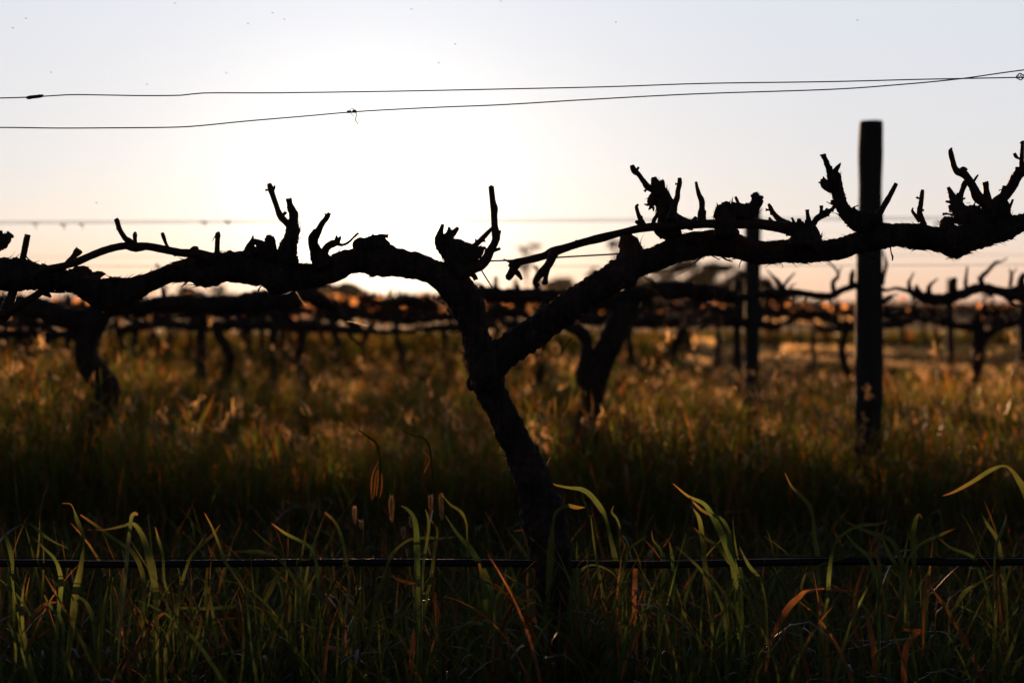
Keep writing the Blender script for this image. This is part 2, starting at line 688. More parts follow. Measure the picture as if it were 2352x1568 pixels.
# left cordon arm
mb = MB()
up = ([(-700, 588), (-520, 600), (-350, 575), (-180, 592), (-60, 594)] +
      [(x * .25, 402 + y * .25) for x, y in [(0, 766), (150, 768), (300, 800), (450, 850), (620, 880), (700, 905), (800, 930), (900, 960), (1020, 952), (1140, 957), (1250, 935), (1400, 882), (1550, 830), (1700, 770), (1800, 735), (1900, 715), (2050, 715), (2200, 705)]] +
      [(574.2 + x * .2559, 390.5 + y * .2559) for x, y in [(0, 745), (100, 745), (200, 762), (300, 790), (400, 832), (500, 842), (600, 842), (700, 802), (770, 740), (850, 725), (920, 712), (1000, 660), (1100, 650), (1180, 640), (1250, 665), (1340, 700), (1420, 727), (1520, 742), (1600, 785), (1700, 825), (1800, 835), (1880, 880)]])
lo = ([(-700, 650), (-520, 655), (-350, 640), (-180, 668), (-60, 668)] +
      [(x * .25, 402 + y * .25) for x, y in [(0, 1060), (150, 1062), (300, 1042), (450, 1065), (600, 1068), (700, 1090), (800, 1170), (900, 1228), (1020, 1250), (1140, 1228), (1250, 1168), (1400, 1060), (1550, 992), (1700, 975), (1780, 985), (1800, 1025), (1900, 1030), (1990, 1010), (2060, 975), (2200, 985)]] +
      [(574.2 + x * .2559, 390.5 + y * .2559) for x, y in [(0, 1020), (100, 1033), (150, 1070), (200, 1112), (300, 1102), (400, 1085), (500, 1065), (600, 1048), (700, 1022), (800, 985), (900, 940), (960, 905), (1040, 935), (1100, 955), (1200, 950), (1290, 935), (1380, 965), (1500, 985), (1580, 1005), (1650, 1055), (1700, 1110), (1760, 1180)]])


def by_u(E, us):
    E = np.array(E)
    return np.interp(us, E[:, 0], E[:, 1])


us = np.linspace(-700, 1030, 760)
a_ = list(zip(us, by_u(up, us)))
b_ = list(zip(us, by_u(lo, us)))
edges_limb(mb, a_, b_, Y1, 760, sides=44, seed=8, rough=.11, lump=.07, strips=4.0, depth=0.85, dfun=lambda x: 0.03 * math.sin(x * 9))
# hanging bits of bark under the arm
for L in (Z2([(650, 1060, 7), (690, 1045, 11), (722, 1037, 7)]), Z2([(75, 1090, 11), (85, 1060, 7), (110, 1040, 5), (150, 1060, 5)]),
          Z2([(345, 1115, 4), (385, 1095, 9), (435, 1075, 6)]), Z1([(1665, 1028, 3), (1690, 1008, 7), (1735, 970, 8)]),
          Z1([(1265, 1205, 3), (1270, 1170, 5), (1285, 1130, 6)]), Z1([(380, 1075, 25), (430, 1090, 26), (466, 1118, 12)]),
          Z1([(1550, 850, 8), (1590, 820, 6), (1612, 806, 3)]), Z1([(1175, 950, 4), (1200, 925, 3), (1235, 910, 2)]),
          Z2([(1320, 690, 3), (1345, 672, 2), (1370, 660, 2)]), Z2([(1535, 730, 3), (1565, 745, 2), (1610, 785, 2)]),
          Z1([(440, 1070, 8), (520, 1075, 10), (600, 1078, 6)])):
    limb(mb, trace(L, Y1, 0.0, random.uniform(-.01, .01)), 6, 0.002, seed=random.randrange(999), strips=1)
mb.build('cordon_arm', M_BARK, hero)

# right cordon arm
mb = MB()
rup = [(1085, 838), (1110, 805), (1130, 787), (1148, 776), (1186, 747), (1219, 727), (1245, 706), (1274, 688), (1295, 668), (1321, 656), (1353, 633), (1383, 618), (1409, 598), (1450, 588), (1481, 574), (1501, 566), (1523, 557), (1538, 546), (1578, 536), (1608, 532), (1644, 528), (1694, 535), (1710, 546), (1743, 555), (1775, 556), (1808, 551), (1883, 553), (1914, 552), (1947, 542), (1974, 529), (2026, 510), (2046, 515), (2079, 516), (2112, 515), (2145, 520), (2163, 523), (2220, 515), (2277, 504), (2316, 499), (2352, 491), (2420, 478), (2560, 470), (2700, 480), (2860, 466), (3000, 470)]
rlo = [(1100, 900), (1140, 895), (1157, 866), (1166, 850), (1189, 829), (1219, 811), (1245, 794), (1274, 768), (1307, 747), (1339, 727), (1365, 700), (1397, 683), (1412, 671), (1456, 656), (1468, 637), (1500, 624), (1529, 615), (1558, 603), (1589, 595), (1628, 587), (1677, 590), (1710, 598), (1738, 608), (1764, 605), (1797, 602), (1841, 604), (1896, 599), (1943, 593), (1969, 582), (2024, 570), (2057, 566), (2101, 570), (2134, 574), (2163, 580), (2176, 588), (2193, 593), (2211, 587), (2233, 575), (2277, 563), (2321, 547), (2352, 532), (2420, 525), (2560, 520), (2700, 535), (2860, 520), (3000, 515)]
# split: slanted part and level part share one body, paired by arclength in pieces
ka, kb = 13, 13
edges_limb(mb, rup[:14], rlo[:15], Y1, 220, sides=44, seed=21, strips=2.4, depth=0.9, cap=True)
us = np.linspace(1440, 3000, 700)
edges_limb(mb, list(zip(us, by_u(rup, us))), list(zip(us, by_u(rlo, us))), Y1, 700, sides=44, seed=22, rough=.11, lump=.07, strips=4.0, depth=0.85, dfun=lambda x: 0.03 * math.sin(x * 8))
for L in (Z4([(870, 1100, 14), (780, 1180, 9), (700, 1255, 6), (605, 1300, 3)]), Z4([(940, 1095, 6), (1000, 1125, 6), (1045, 1150, 4)]),
          Z4([(1055, 1110, 6), (1110, 1145, 10), (1178, 1167, 5)]), Z4([(1130, 1150, 4), (1200, 1138, 4), (1275, 1136, 3)]),
          Z4([(1275, 1145, 4), (1253, 1190, 5), (1244, 1238, 3)]), Z5([(945, 1220, 6), (955, 1290, 7), (968, 1320, 10), (966, 1365, 6)]),
          Z5([(620, 1280, 6), (700, 1312, 6), (790, 1350, 11), (785, 1378, 4)]), Z4([(1640, 1170, 3), (1690, 1195, 3), (1705, 1218, 3), (1685, 1232, 2)]),
          Z5([(1165, 1258, 4), (1240, 1245, 5), (1330, 1245, 4)]), Z5([(2080, 1180, 3), (2130, 1158, 4), (2190, 1160, 3)]),
          Z5([(850, 1245, 8), (880, 1222, 10)]), Z4([(585, 1210, 4), (610, 1188, 8), (660, 1160, 8)]), Z4([(665, 1190, 3), (720, 1150, 6), (760, 1140, 5)]),
          [(1460, 655, 1), (1445, 670, 2), (1415, 672, 3), (1398, 680, 3)], [(1288, 816, 1), (1296, 800, 1.2), (1312, 776, 1.6)],
          Z4([(250, 1050, 3), (275, 1045, 6), (298, 1030, 5)]), Z5([(1740, 764, 3), (1780, 764, 3)])):
    limb(mb, trace(L, Y1, 0.0, random.uniform(-.01, .01)), 6, 0.002, seed=random.randrange(999), strips=1)
mb.build('cordon_arm', M_BARK, hero)

# ---- spurs and canes, each its own part: list of (kind, [limbs]); the first entry of each is the base piece
SPURS = []
SPURS += [
    ('spur', 'b', [Z1([(-130, 760, 50), (-90, 680, 60), (-40, 620, 66), (10, 610, 60), (50, 590, 46), (95, 560, 26), (122, 572, 8)]), Z1([(0, 540, 30), (12, 515, 12)]), Z1([(70, 560, 20), (78, 522, 10)]), Z1([(15, 660, 30), (20, 690, 6)])]),
    ('cane', 'c', [Z1([(254, 548, 20), (240, 620, 23), (215, 740, 22), (185, 850, 23), (150, 980, 26), (110, 1100, 32), (60, 1240, 44), (20, 1330, 40)])]),
    ('cane', 'c', [Z1([(728, 690, 30), (705, 715, 28), (680, 745, 20), (620, 810, 21), (560, 880, 23), (480, 980, 23), (380, 1070, 25), (260, 1150, 27), (110, 1230, 36), (10, 1290, 38)]), Z1([(720, 690, 12), (752, 702, 4)])]),
    ('cane', 'c', [Z1([(300, 930, 26), (360, 885, 26), (450, 860, 25), (600, 830, 25), (700, 800, 27), (850, 735, 27), (1000, 680, 27), (1150, 650, 27), (1240, 663, 34), (1350, 655, 29), (1500, 682, 29), (1650, 712, 29), (1780, 722, 34), (1880, 745, 40), (1960, 780, 50)]),
                   Z1([(1210, 640, 14), (1240, 690, 12), (1262, 700, 6)]), Z1([(1750, 690, 14), (1790, 680, 24), (1822, 672, 12)]), Z1([(830, 712, 6), (860, 712, 14), (900, 700, 10)]),
                   Z1([(1066, 403, 16), (1078, 430, 19), (1100, 500, 18), (1150, 580, 20), (1190, 610, 24), (1230, 640, 22)]), Z1([(1070, 496, 7), (1095, 495, 9)]), Z1([(1186, 575, 8), (1180, 600, 10)]),
                   Z1([(1245, 522, 8), (1240, 550, 17), (1240, 590, 15), (1240, 640, 18)]),
                   Z1([(1490, 530, 11), (1500, 560, 15), (1530, 640, 11), (1570, 700, 12), (1612, 748, 4)])]),
    ('spur', 'c', [Z1([(2015, 522, 6), (2003, 545, 20), (1998, 600, 18), (1995, 700, 20), (1993, 740, 24)]), Z1([(1950, 612, 2), (1962, 585, 3), (1985, 550, 5)]), Z1([(1980, 548, 8), (2000, 545, 10)])]),
    ('spur', 'b', [Z1([(640, 960, 60), (700, 940, 78), (780, 935, 76), (850, 945, 55), (910, 915, 30), (945, 908, 16), (970, 908, 5)]), Z1([(690, 870, 14), (810, 856, 14)]), Z1([(925, 900, 16), (932, 884, 6)])]),
    ('twig', 'c', [Z1([(188, 745, 9), (230, 775, 9), (290, 830, 8), (350, 870, 10)]), Z1([(235, 742, 5), (270, 780, 5), (330, 815, 4), (390, 830, 4), (445, 845, 4)])]),
    ('twig', 'c', [Z1([(380, 812, 3), (410, 825, 7), (450, 848, 9), (520, 880, 10)])]),
    # cluster left of the tall pair
    ('spur', 'b', [Z2([(150, 610, 26), (165, 620, 40), (175, 660, 44), (170, 720, 60), (170, 780, 60)]), Z2([(28, 588, 4), (22, 625, 14), (5, 690, 34), (-10, 760, 50)]), Z2([(40, 640, 20), (70, 650, 24), (95, 680, 45), (90, 750, 60)]), Z2([(200, 600, 12), (215, 640, 14), (200, 690, 26)]), Z2([(205, 720, 30), (240, 745, 20), (275, 740, 12)])]),
    # tall pair
    ('spur', 'b', [Z2([(348, 262, 22), (358, 310, 23), (370, 350, 30), (390, 400, 34), (388, 460, 38), (385, 540, 50), (365, 620, 54), (340, 700, 66), (330, 790, 85), (335, 850, 80)]),
                   Z2([(290, 625, 7), (295, 680, 15), (310, 740, 20)]), Z2([(410, 630, 14), (432, 655, 8)]), Z2([(418, 628, 3), (440, 618, 3), (463, 600, 2)])]),
    ('cane', 'c', [Z2([(172, 122, 15), (185, 165, 22), (205, 230, 20), (230, 300, 19), (250, 360, 20), (275, 415, 25), (320, 465, 23), (365, 515, 24)]), Z2([(140, 180, 10), (160, 180, 6), (185, 182, 9)]), Z2([(222, 138, 5), (218, 160, 9), (200, 190, 12)]), Z2([(322, 376, 11), (312, 390, 12), (285, 415, 10)])]),
    ('spur', 'b', [Z2([(712, 388, 14), (690, 425, 21), (650, 480, 21), (615, 540, 26), (575, 600, 38), (568, 660, 38), (590, 730, 46), (620, 800, 62), (640, 860, 70)]), Z2([(672, 388, 5), (682, 410, 9), (690, 425, 10)]), Z2([(580, 530, 8), (570, 570, 20)])]),
    ('spur', 'b', [Z2([(775, 590, 7), (778, 620, 16), (770, 650, 26), (720, 670, 28), (680, 710, 28), (665, 760, 40), (670, 820, 60)]), Z2([(812, 596, 8), (800, 625, 14), (785, 650, 18)]), Z2([(972, 566, 10), (935, 600, 9), (900, 635, 9), (870, 658, 11), (830, 672, 11), (790, 665, 16)]), Z2([(978, 562, 3), (968, 575, 8)])]),
    # hump over the sun
    ('spur', 'b', [Z2([(945, 700, 20), (955, 670, 34), (990, 655, 42), (1050, 665, 55), (1120, 660, 65), (1180, 670, 60), (1230, 690, 40)]), Z2([(1105, 574, 5), (1100, 600, 18), (1110, 640, 40)]), Z2([(1245, 578, 5), (1225, 590, 12), (1180, 600, 24), (1140, 630, 40)]), Z2([(1247, 606, 5), (1225, 600, 10)]), Z2([(1060, 605, 8), (1060, 640, 30)]), Z2([(1220, 640, 8), (1200, 630, 22)])]),
    # head cluster
    ('spur', 'b', [Z2([(1730, 490, 12), (1720, 530, 18), (1704, 580, 28), (1700, 630, 36), (1735, 690, 50), (1790, 750, 66), (1840, 810, 76), (1880, 870, 80)]), Z2([(1866, 518, 13), (1835, 555, 22), (1790, 595, 38), (1755, 650, 52)]), Z2([(1782, 510, 5), (1790, 540, 16), (1780, 590, 30)]),
                   Z2([(1790, 690, 60), (1850, 700, 66), (1920, 730, 74), (1990, 745, 66), (2050, 735, 42), (2090, 705, 18), (2118, 700, 6)]), Z2([(1880, 780, 80), (1960, 800, 70), (2030, 780, 45)]), Z2([(2050, 690, 6), (2110, 690, 4)]), Z2([(1940, 655, 10), (1960, 680, 20)])]),
    ('cane', 'c', [Z2([(2164, 150, 20), (2170, 200, 20), (2180, 290, 22), (2192, 345, 27), (2192, 400, 24), (2195, 500, 24), (2208, 585, 30), (2200, 645, 27), (2165, 710, 29), (2130, 780, 34), (2080, 845, 38), (2000, 880, 42), (1920, 910, 52), (1860, 930, 50)]),
                   Z2([(2164, 136, 4), (2165, 150, 17)]), Z2([(2148, 148, 4), (2165, 155, 12)]), Z2([(2183, 148, 4), (2165, 155, 12)]),
                   Z2([(2180, 515, 12), (2120, 578, 17), (2060, 640, 19), (2010, 685, 21), (1960, 710, 26)]), Z2([(2112, 635, 10), (2095, 640, 5), (2060, 645, 8)]), Z2([(2024, 618, 5), (2030, 640, 9), (2030, 660, 9)]),
                   Z2([(2246, 542, 8), (2236, 575, 11), (2215, 610, 16)]), Z2([(2247, 704, 10), (2210, 716, 12), (2150, 730, 18), (2110, 720, 18)]), Z2([(2218, 345, 7), (2200, 345, 10)])]),
    ('twig', 'c', [Z2([(1950, 925, 24), (1990, 935, 20), (2015, 955, 18), (2028, 985, 18)])]),
    ('twig', 'c', [Z2([(2066, 860, 4), (2090, 920, 5), (2140, 1000, 5), (2195, 1090, 3)])]),
    # long right-hand cane with hooks
    ('cane', 'c', [Z3([(765, 830, 22), (800, 795, 30), (850, 780, 28), (900, 768, 26), (1000, 745, 27), (1080, 722, 27), (1150, 688, 34), (1250, 658, 29), (1400, 610, 27), (1580, 565, 31), (1750, 520, 25), (1900, 485, 28), (2050, 465, 30), (2200, 462, 32)]) + Z4([(700, 785, 34), (900, 772, 36), (1100, 775, 39), (1400, 770, 42), (1550, 787, 44), (1700, 810, 48), (1850, 840, 60), (1920, 880, 60)]),
                   Z3([(738, 938, 12), (750, 918, 24), (775, 880, 28), (800, 830, 30), (840, 790, 28)]), Z3([(725, 910, 8), (750, 895, 16)]), Z3([(760, 945, 5), (765, 920, 14)]), Z3([(868, 940, 9), (855, 915, 14), (830, 880, 20), (800, 860, 22)]),
                   Z3([(704, 753, 4), (735, 768, 7), (780, 790, 12)]), Z3([(1576, 535, 9), (1580, 560, 18), (1588, 600, 10)]), Z3([(1130, 655, 5), (1118, 680, 7), (1130, 700, 9)]),
                   Z3([(1916, 265, 7), (1898, 285, 12), (1914, 350, 15), (1935, 400, 19), (1955, 450, 26)]), Z3([(1952, 372, 9), (1930, 385, 10)]), Z3([(1886, 418, 9), (1910, 425, 16), (1940, 445, 24)]),
                   Z3([(1350, 585, 5), (1370, 600, 14)]), Z3([(930, 740, 4), (950, 755, 16)])]),
    ('cane', 'c', [Z3([(1160, 690, 38), (1140, 740, 32), (1110, 800, 30), (1080, 840, 30), (1040, 885, 30), (1010, 925, 24), (990, 965, 18), (1002, 1000, 10), (1005, 1014, 4)]), Z3([(1110, 790, 24), (1095, 860, 19), (1082, 930, 17), (1078, 965, 24), (1078, 982, 18)]), Z3([(1110, 885, 5), (1095, 880, 10)]), Z3([(1035, 985, 4), (1010, 980, 10)])]),
    # pillar knob
    ('spur', 'b', [Z3([(1812, 530, 14), (1815, 550, 40), (1828, 585, 62), (1845, 640, 84), (1856, 700, 100), (1850, 780, 118), (1850, 850, 100)]), Z3([(2006, 661, 5), (1975, 668, 6), (1940, 690, 14)]), Z3([(1766, 548, 10), (1775, 580, 24), (1780, 640, 40)])]),
    # spur S1 and its canes
    ('spur', 'b', [Z4([(352, 290, 22), (362, 330, 34), (390, 380, 52), (420, 450, 66), (455, 530, 72), (475, 620, 78), (490, 710, 85), (510, 800, 95), (520, 880, 110)]), Z4([(440, 318, 16), (445, 355, 24), (440, 400, 30)]), Z4([(466, 376, 5), (450, 380, 14)]),
                   Z4([(375, 480, 50), (345, 520, 50), (310, 550, 30), (295, 575, 14), (255, 565, 5)]), Z4([(340, 560, 30), (320, 600, 16), (300, 624, 6)]), Z4([(350, 600, 14), (350, 640, 5)]), Z4([(512, 462, 4), (500, 490, 9)]),
                   Z4([(400, 630, 12), (380, 690, 16), (350, 755, 20), (370, 820, 26), (410, 870, 28), (490, 895, 40), (540, 890, 50)]), Z4([(540, 700, 50), (600, 730, 50), (680, 765, 44), (760, 790, 46)])]),
    ('cane', 'c', [Z4([(125, 160, 18), (138, 195, 24), (160, 228, 26), (195, 255, 20), (240, 320, 22), (285, 380, 28), (340, 415, 28), (400, 460, 32)]), Z4([(196, 180, 10), (180, 205, 11), (170, 230, 12)]), Z4([(258, 434, 13), (275, 415, 8), (295, 405, 8)])]),
    ('cane', 'c', [Z4([(622, 293, 16), (624, 350, 21), (605, 430, 20), (598, 500, 24), (570, 570, 28), (555, 640, 34), (540, 720, 44)]), Z4([(576, 356, 11), (600, 355, 7), (620, 356, 9)]), Z4([(622, 530, 4), (605, 525, 10)])]),
    ('spur', 'c', [Z4([(795, 333, 11), (808, 400, 15), (828, 470, 20), (855, 530, 25), (858, 600, 24), (855, 660, 34), (858, 760, 38)]), Z4([(887, 632, 14), (880, 660, 18), (870, 700, 20)]), Z4([(879, 517, 5), (865, 530, 10)]), Z4([(815, 492, 8), (830, 495, 9)])]),
    ('twig', 'c', [Z4([(800, 703, 17), (780, 725, 18), (750, 740, 12), (720, 755, 12)])]),
    # block S3
    ('spur', 'b', [Z4([(1110, 560, 40), (1110, 600, 80), (1100, 660, 92), (1105, 730, 98), (1110, 800, 100), (1110, 880, 115)]), Z4([(1035, 580, 22), (1050, 640, 44)]), Z4([(1110, 540, 16), (1110, 580, 50)]), Z4([(1050, 640, 30), (1030, 690, 20), (1020, 720, 8)]),
                   Z4([(1180, 640, 72), (1250, 640, 72), (1320, 645, 72), (1380, 620, 62), (1415, 570, 50), (1425, 520, 42), (1418, 475, 30), (1412, 450, 22)]), Z4([(1498, 492, 10), (1475, 500, 24), (1440, 520, 34)]), Z4([(1490, 530, 14), (1460, 560, 28), (1420, 590, 38)]), Z4([(1375, 470, 12), (1395, 490, 22)])]),
    ('twig', 'c', [Z4([(1208, 488, 11), (1225, 530, 13), (1255, 600, 14), (1270, 640, 14)])]),
    ('spur', 'c', [Z4([(1553, 562, 9), (1570, 595, 17), (1590, 640, 20), (1630, 690, 22), (1680, 740, 28), (1750, 775, 32), (1800, 810, 34)]), Z4([(1520, 624, 13), (1545, 626, 8), (1580, 625, 9)]), Z4([(1562, 704, 8), (1570, 730, 14), (1590, 750, 14)]), Z4([(1568, 664, 8), (1590, 670, 12)])]),
    # cluster S5
    ('spur', 'b', [Z4([(1930, 790, 70), (1940, 840, 100), (1945, 900, 135), (1945, 980, 150)]), Z4([(1797, 708, 9), (1812, 740, 12), (1830, 790, 24)]), Z4([(1872, 722, 16), (1872, 750, 24), (1875, 800, 34)]), Z4([(1908, 748, 10), (1915, 775, 15), (1925, 800, 24)]),
                   Z4([(1957, 630, 16), (1963, 690, 19), (1978, 760, 24), (1980, 820, 36)]), Z4([(1936, 632, 5), (1975, 626, 5)]), Z4([(1938, 735, 8), (1950, 770, 16)]),
                   Z4([(2010, 800, 28), (2035, 750, 26), (2070, 710, 28), (2120, 680, 30), (2160, 655, 30), (2190, 635, 20), (2222, 615, 12)]), Z4([(2105, 585, 16), (2106, 620, 15), (2100, 680, 18)]), Z4([(2165, 612, 12), (2155, 650, 18)]), Z4([(2185, 690, 8), (2165, 670, 20)]), Z4([(1738, 888, 11), (1765, 890, 8), (1810, 890, 18)])]),
    # big spur S6
    ('spur', 'b', [Z5([(700, 990, 70), (620, 970, 82), (550, 930, 74), (495, 880, 64), (455, 820, 58), (420, 750, 56), (402, 680, 54), (385, 610, 58), (365, 540, 62), (350, 470, 54), (345, 420, 36)]),
                   Z5([(240, 270, 22), (262, 300, 22), (280, 350, 25), (305, 420, 27), (320, 490, 34)]), Z5([(208, 264, 5), (235, 268, 14), (265, 268, 20)]), Z5([(426, 343, 3), (410, 370, 14), (380, 410, 22), (355, 450, 24)]), Z5([(323, 380, 12), (325, 410, 14)]),
                   Z5([(238, 515, 22), (258, 560, 40), (290, 590, 46), (340, 610, 46)]), Z5([(196, 549, 8), (225, 550, 8)]), Z5([(245, 487, 4), (245, 520, 14)]), Z5([(412, 470, 18), (395, 500, 28)]), Z5([(438, 584, 4), (432, 555, 8), (405, 550, 14)]), Z5([(480, 686, 3), (460, 670, 8), (430, 650, 12)]), Z5([(500, 766, 7), (480, 780, 9), (455, 790, 12)]),
                   Z5([(278, 750, 3), (305, 765, 4), (340, 770, 14), (380, 770, 24)]), Z5([(330, 735, 10), (345, 770, 20)]), Z5([(335, 850, 14), (345, 815, 16), (375, 790, 22)]), Z5([(470, 980, 6), (480, 940, 14)]),
                   Z5([(555, 950, 60), (600, 925, 66), (660, 930, 60), (740, 935, 62), (820, 960, 70)]), Z5([(612, 790, 4), (570, 804, 8), (562, 840, 30), (570, 880, 40)])]),
    ('cane', 'c', [Z5([(1006, 560, 17), (975, 620, 20), (938, 690, 21), (915, 730, 25), (880, 790, 24), (850, 840, 27), (815, 885, 34), (760, 930, 40)])]),
    ('spur', 'c', [Z5([(1281, 626, 14), (1273, 690, 19), (1262, 780, 21), (1250, 860, 24), (1275, 940, 24), (1305, 1000, 22)]), Z5([(1219, 702, 12), (1235, 713, 8), (1265, 715, 10)]), Z5([(1293, 837, 11), (1270, 842, 8)]), Z5([(1182, 813, 5), (1174, 848, 11), (1205, 890, 16), (1255, 955, 20)])]),
    # S8 cluster
    ('spur', 'b', [Z5([(1540, 915, 34), (1540, 960, 62), (1540, 1010, 66), (1545, 1060, 66)]), Z5([(1494, 880, 13), (1530, 878, 8), (1610, 884, 8)]),
                   Z5([(1610, 900, 60), (1680, 900, 86), (1770, 920, 110), (1860, 940, 125), (1930, 920, 100), (1970, 860, 60)]), Z5([(1550, 602, 15), (1570, 640, 21), (1590, 690, 30), (1620, 750, 46), (1660, 820, 60), (1720, 860, 66), (1800, 880, 76)]), Z5([(1527, 748, 10), (1560, 752, 13), (1600, 765, 20)]), Z5([(1648, 657, 5), (1638, 690, 12), (1625, 730, 22)]),
                   Z5([(1830, 758, 5), (1818, 790, 10), (1810, 830, 20)]), Z5([(1560, 790, 12), (1590, 830, 30)]), Z5([(1885, 808, 4), (1850, 830, 12)])]),
    ('cane', 'c', [Z5([(1748, 512, 16), (1722, 565, 25), (1700, 620, 22), (1680, 680, 24), (1665, 740, 32), (1660, 790, 36)]), Z5([(1682, 577, 6), (1705, 580, 12)]), Z5([(1726, 712, 8), (1705, 722, 8), (1680, 730, 12)])]),
    ('cane', 'c', [Z5([(1588, 186, 5), (1574, 215, 18), (1580, 260, 22), (1595, 320, 22), (1615, 390, 24), (1650, 435, 30), (1700, 450, 36), (1735, 480, 32), (1780, 545, 32), (1820, 620, 38), (1850, 690, 44), (1900, 735, 46), (1955, 780, 54), (1970, 850, 60)]), Z5([(1692, 388, 14), (1700, 410, 34), (1705, 430, 40)]), Z5([(1583, 372, 10), (1600, 380, 14)]), Z5([(1863, 468, 6), (1840, 500, 10), (1812, 545, 10)]),
                   Z5([(1935, 545, 26), (1942, 570, 26), (1945, 620, 24), (1955, 690, 32), (1960, 760, 42)])]),
    ('cane', 'c', [Z5([(2420, 300, 36), (2360, 390, 38), (2310, 440, 40), (2265, 490, 44), (2230, 560, 43), (2180, 640, 42), (2130, 700, 42), (2070, 750, 48), (2020, 830, 56), (1990, 900, 66), (1980, 960, 60)]), Z5([(2330, 130, 12), (2325, 170, 16), (2322, 230, 17), (2318, 300, 20), (2315, 370, 20), (2325, 430, 20)]), Z5([(2345, 115, 5), (2325, 130, 14), (2300, 140, 6)]), Z5([(2240, 244, 14), (2256, 275, 15), (2285, 298, 9), (2315, 300, 9)]), Z5([(2272, 388, 18), (2275, 430, 24), (2268, 470, 28)]), Z5([(2138, 585, 17), (2130, 630, 20), (2120, 680, 26)]), Z5([(2082, 640, 3), (2085, 625, 4), (2110, 625, 4)])]),
    ('spur', 'b', [Z5([(2130, 740, 36), (2128, 790, 56), (2130, 860, 60), (2125, 930, 70), (2120, 990, 70)]), Z5([(2226, 727, 10), (2205, 775, 12), (2180, 810, 20)]), Z5([(2145, 738, 4), (2140, 760, 12)])]),
    # beyond the right edge of the picture
    ('spur', 'b', [[(2500, 480, 12), (2490, 450, 9), (2505, 410, 6), (2495, 380, 4)], [(2500, 450, 6), (2530, 415, 4)]]),
    ('spur', 'b', [[(2700, 490, 13), (2705, 455, 10), (2690, 420, 7), (2700, 390, 5)], [(2700, 440, 6), (2670, 405, 4)]]),
    ('spur', 'b', [[(2890, 480, 12), (2880, 440, 8), (2895, 400, 5)]]),
    ('spur', 'b', [[(-300, 590, 13), (-310, 550, 10), (-290, 510, 6), (-300, 480, 4)], [(-305, 540, 6), (-335, 500, 4)]]),
    ('spur', 'b', [[(-560, 610, 13), (-555, 570, 10), (-570, 530, 7)]]),
]
for i, (kind, bk, limbs) in enumerate(SPURS):
    mb = MB()
    rr = random.Random(i * 13 + 5)
    y0 = rr.uniform(-0.022, 0.022) if kind == 'spur' else rr.uniform(-0.02, 0.02)
    if kind == 'cane' and i in (3, 19):
        y0 = -0.045           # the long canes run in front of the arm
    for j, L in enumerate(limbs):
        big = max(p[2] for p in L) > 9
        ln = 0.0
        limb(mb, trace([(p[0], p[1], p[2] * (1.15 if bk == 'b' else 1.26)) for p in L], Y1, ln, y0), sides=22 if big else 12, step=0.0028 if big else 0.002,
             rough=0.20 if bk == 'b' else 0.05, lump=0.12 if bk == 'b' else 0.05, seed=i * 31 + j,
             strips=(2.4 if bk == 'b' else 0.25), pit=0.10 if bk == 'b' else 0.03, depth=0.95, cap=0.9 if bk == 'b' else 0.35)
    o = mb.build(kind, M_BARK if bk == 'b' else M_CANE, hero)

# ================================================================ first-row wires and pipe
def wire(name, pts, Y, r_m, m, label, cat, group=None, sides=8, step=0.02, ylist=None):
    mb = MB()
    P = trace([(u, v, 1) for u, v in pts], Y)
    if ylist is not None:
        P = np.array([[*W(u, v, y), 1] for (u, v), y in zip(pts, ylist)])
    P[:, 3] = r_m
    limb(mb, P, sides, step, 0, 0, 0, pit=0)
    o = mb.build(name, m, smooth=True)
    centre_thing(o)
    return tag(o, label, cat, group)


wire('trellis_wire', [(-900, 240), (-200, 229), (0, 225.5), (75, 223), (160, 218), (230, 218.5), (330, 220), (420, 219), (470, 214), (640, 213.5), (900, 210), (1150, 205), (1400, 199.5), (1620, 192), (1900, 188), (2100, 183), (2200, 181), (2352, 178), (2700, 172), (3100, 168)], Y1 + 0.03, 0.00115, M_WIRE,
     'thin grey wire across the sky, straighter and higher one at the left edge', 'wire')
wire('trellis_wire', [(-900, 300), (-200, 294), (0, 293), (130, 294.5), (250, 294), (400, 292.5), (470, 288), (560, 279), (700, 267), (830, 256), (1000, 247), (1150, 241), (1350, 229), (1600, 216), (1900, 206), (2050, 196), (2200, 182), (2352, 161), (2700, 118), (3100, 90)], Y1 - 0.02, 0.00115, M_WIRE,
     'thin sagging grey wire climbing to the right below the straighter one', 'wire')
wire('trellis_wire', [(1020, 603), (1060, 602), (1119, 599.6), (1190, 597), (1300, 590), (1424, 583), (1480, 580)], Y1 + 0.02, 0.0015, M_WIRE,
     'short taut wire between the vine head and the cone-shaped stump on the arm', 'wire')
wire('trellis_wire', [(-900, 1284), (0, 1281), (300, 1281), (560, 1279.5), (760, 1279), (1000, 1279.5), (1300, 1283), (1500, 1281), (1800, 1278), (2100, 1281), (2352, 1279), (3100, 1284)], Y1 + 0.055, 0.0011, M_WIRE,
     'low straight wire running just above the black irrigation pipe', 'wire')
wire('irrigation_pipe', [(-900, 1298), (0, 1293), (150, 1294.5), (300, 1295.5), (560, 1293), (760, 1291), (1000, 1291.5), (1240, 1294), (1500, 1296), (1800, 1290.5), (2000, 1288.5), (2200, 1290.5), (2352, 1290), (3100, 1296)], Y1 + 0.055, 0.0072, M_PIPE,
     'glossy black irrigation pipe strung level above the dark grass', 'pipe', sides=20)
# pipe clips, knots and ties on the wires
def small(name, limbs, Y, m, label, cat, sides=6, rough=0.05, y0=0, group=None):
    mb = MB()
    for j, L in enumerate(limbs):
        limb(mb, trace(L, Y, 0, y0), sides, 0.0012, rough, 0.03, j)
    o = mb.build(name, m)
    centre_thing(o)
    return tag(o, label, cat, group)


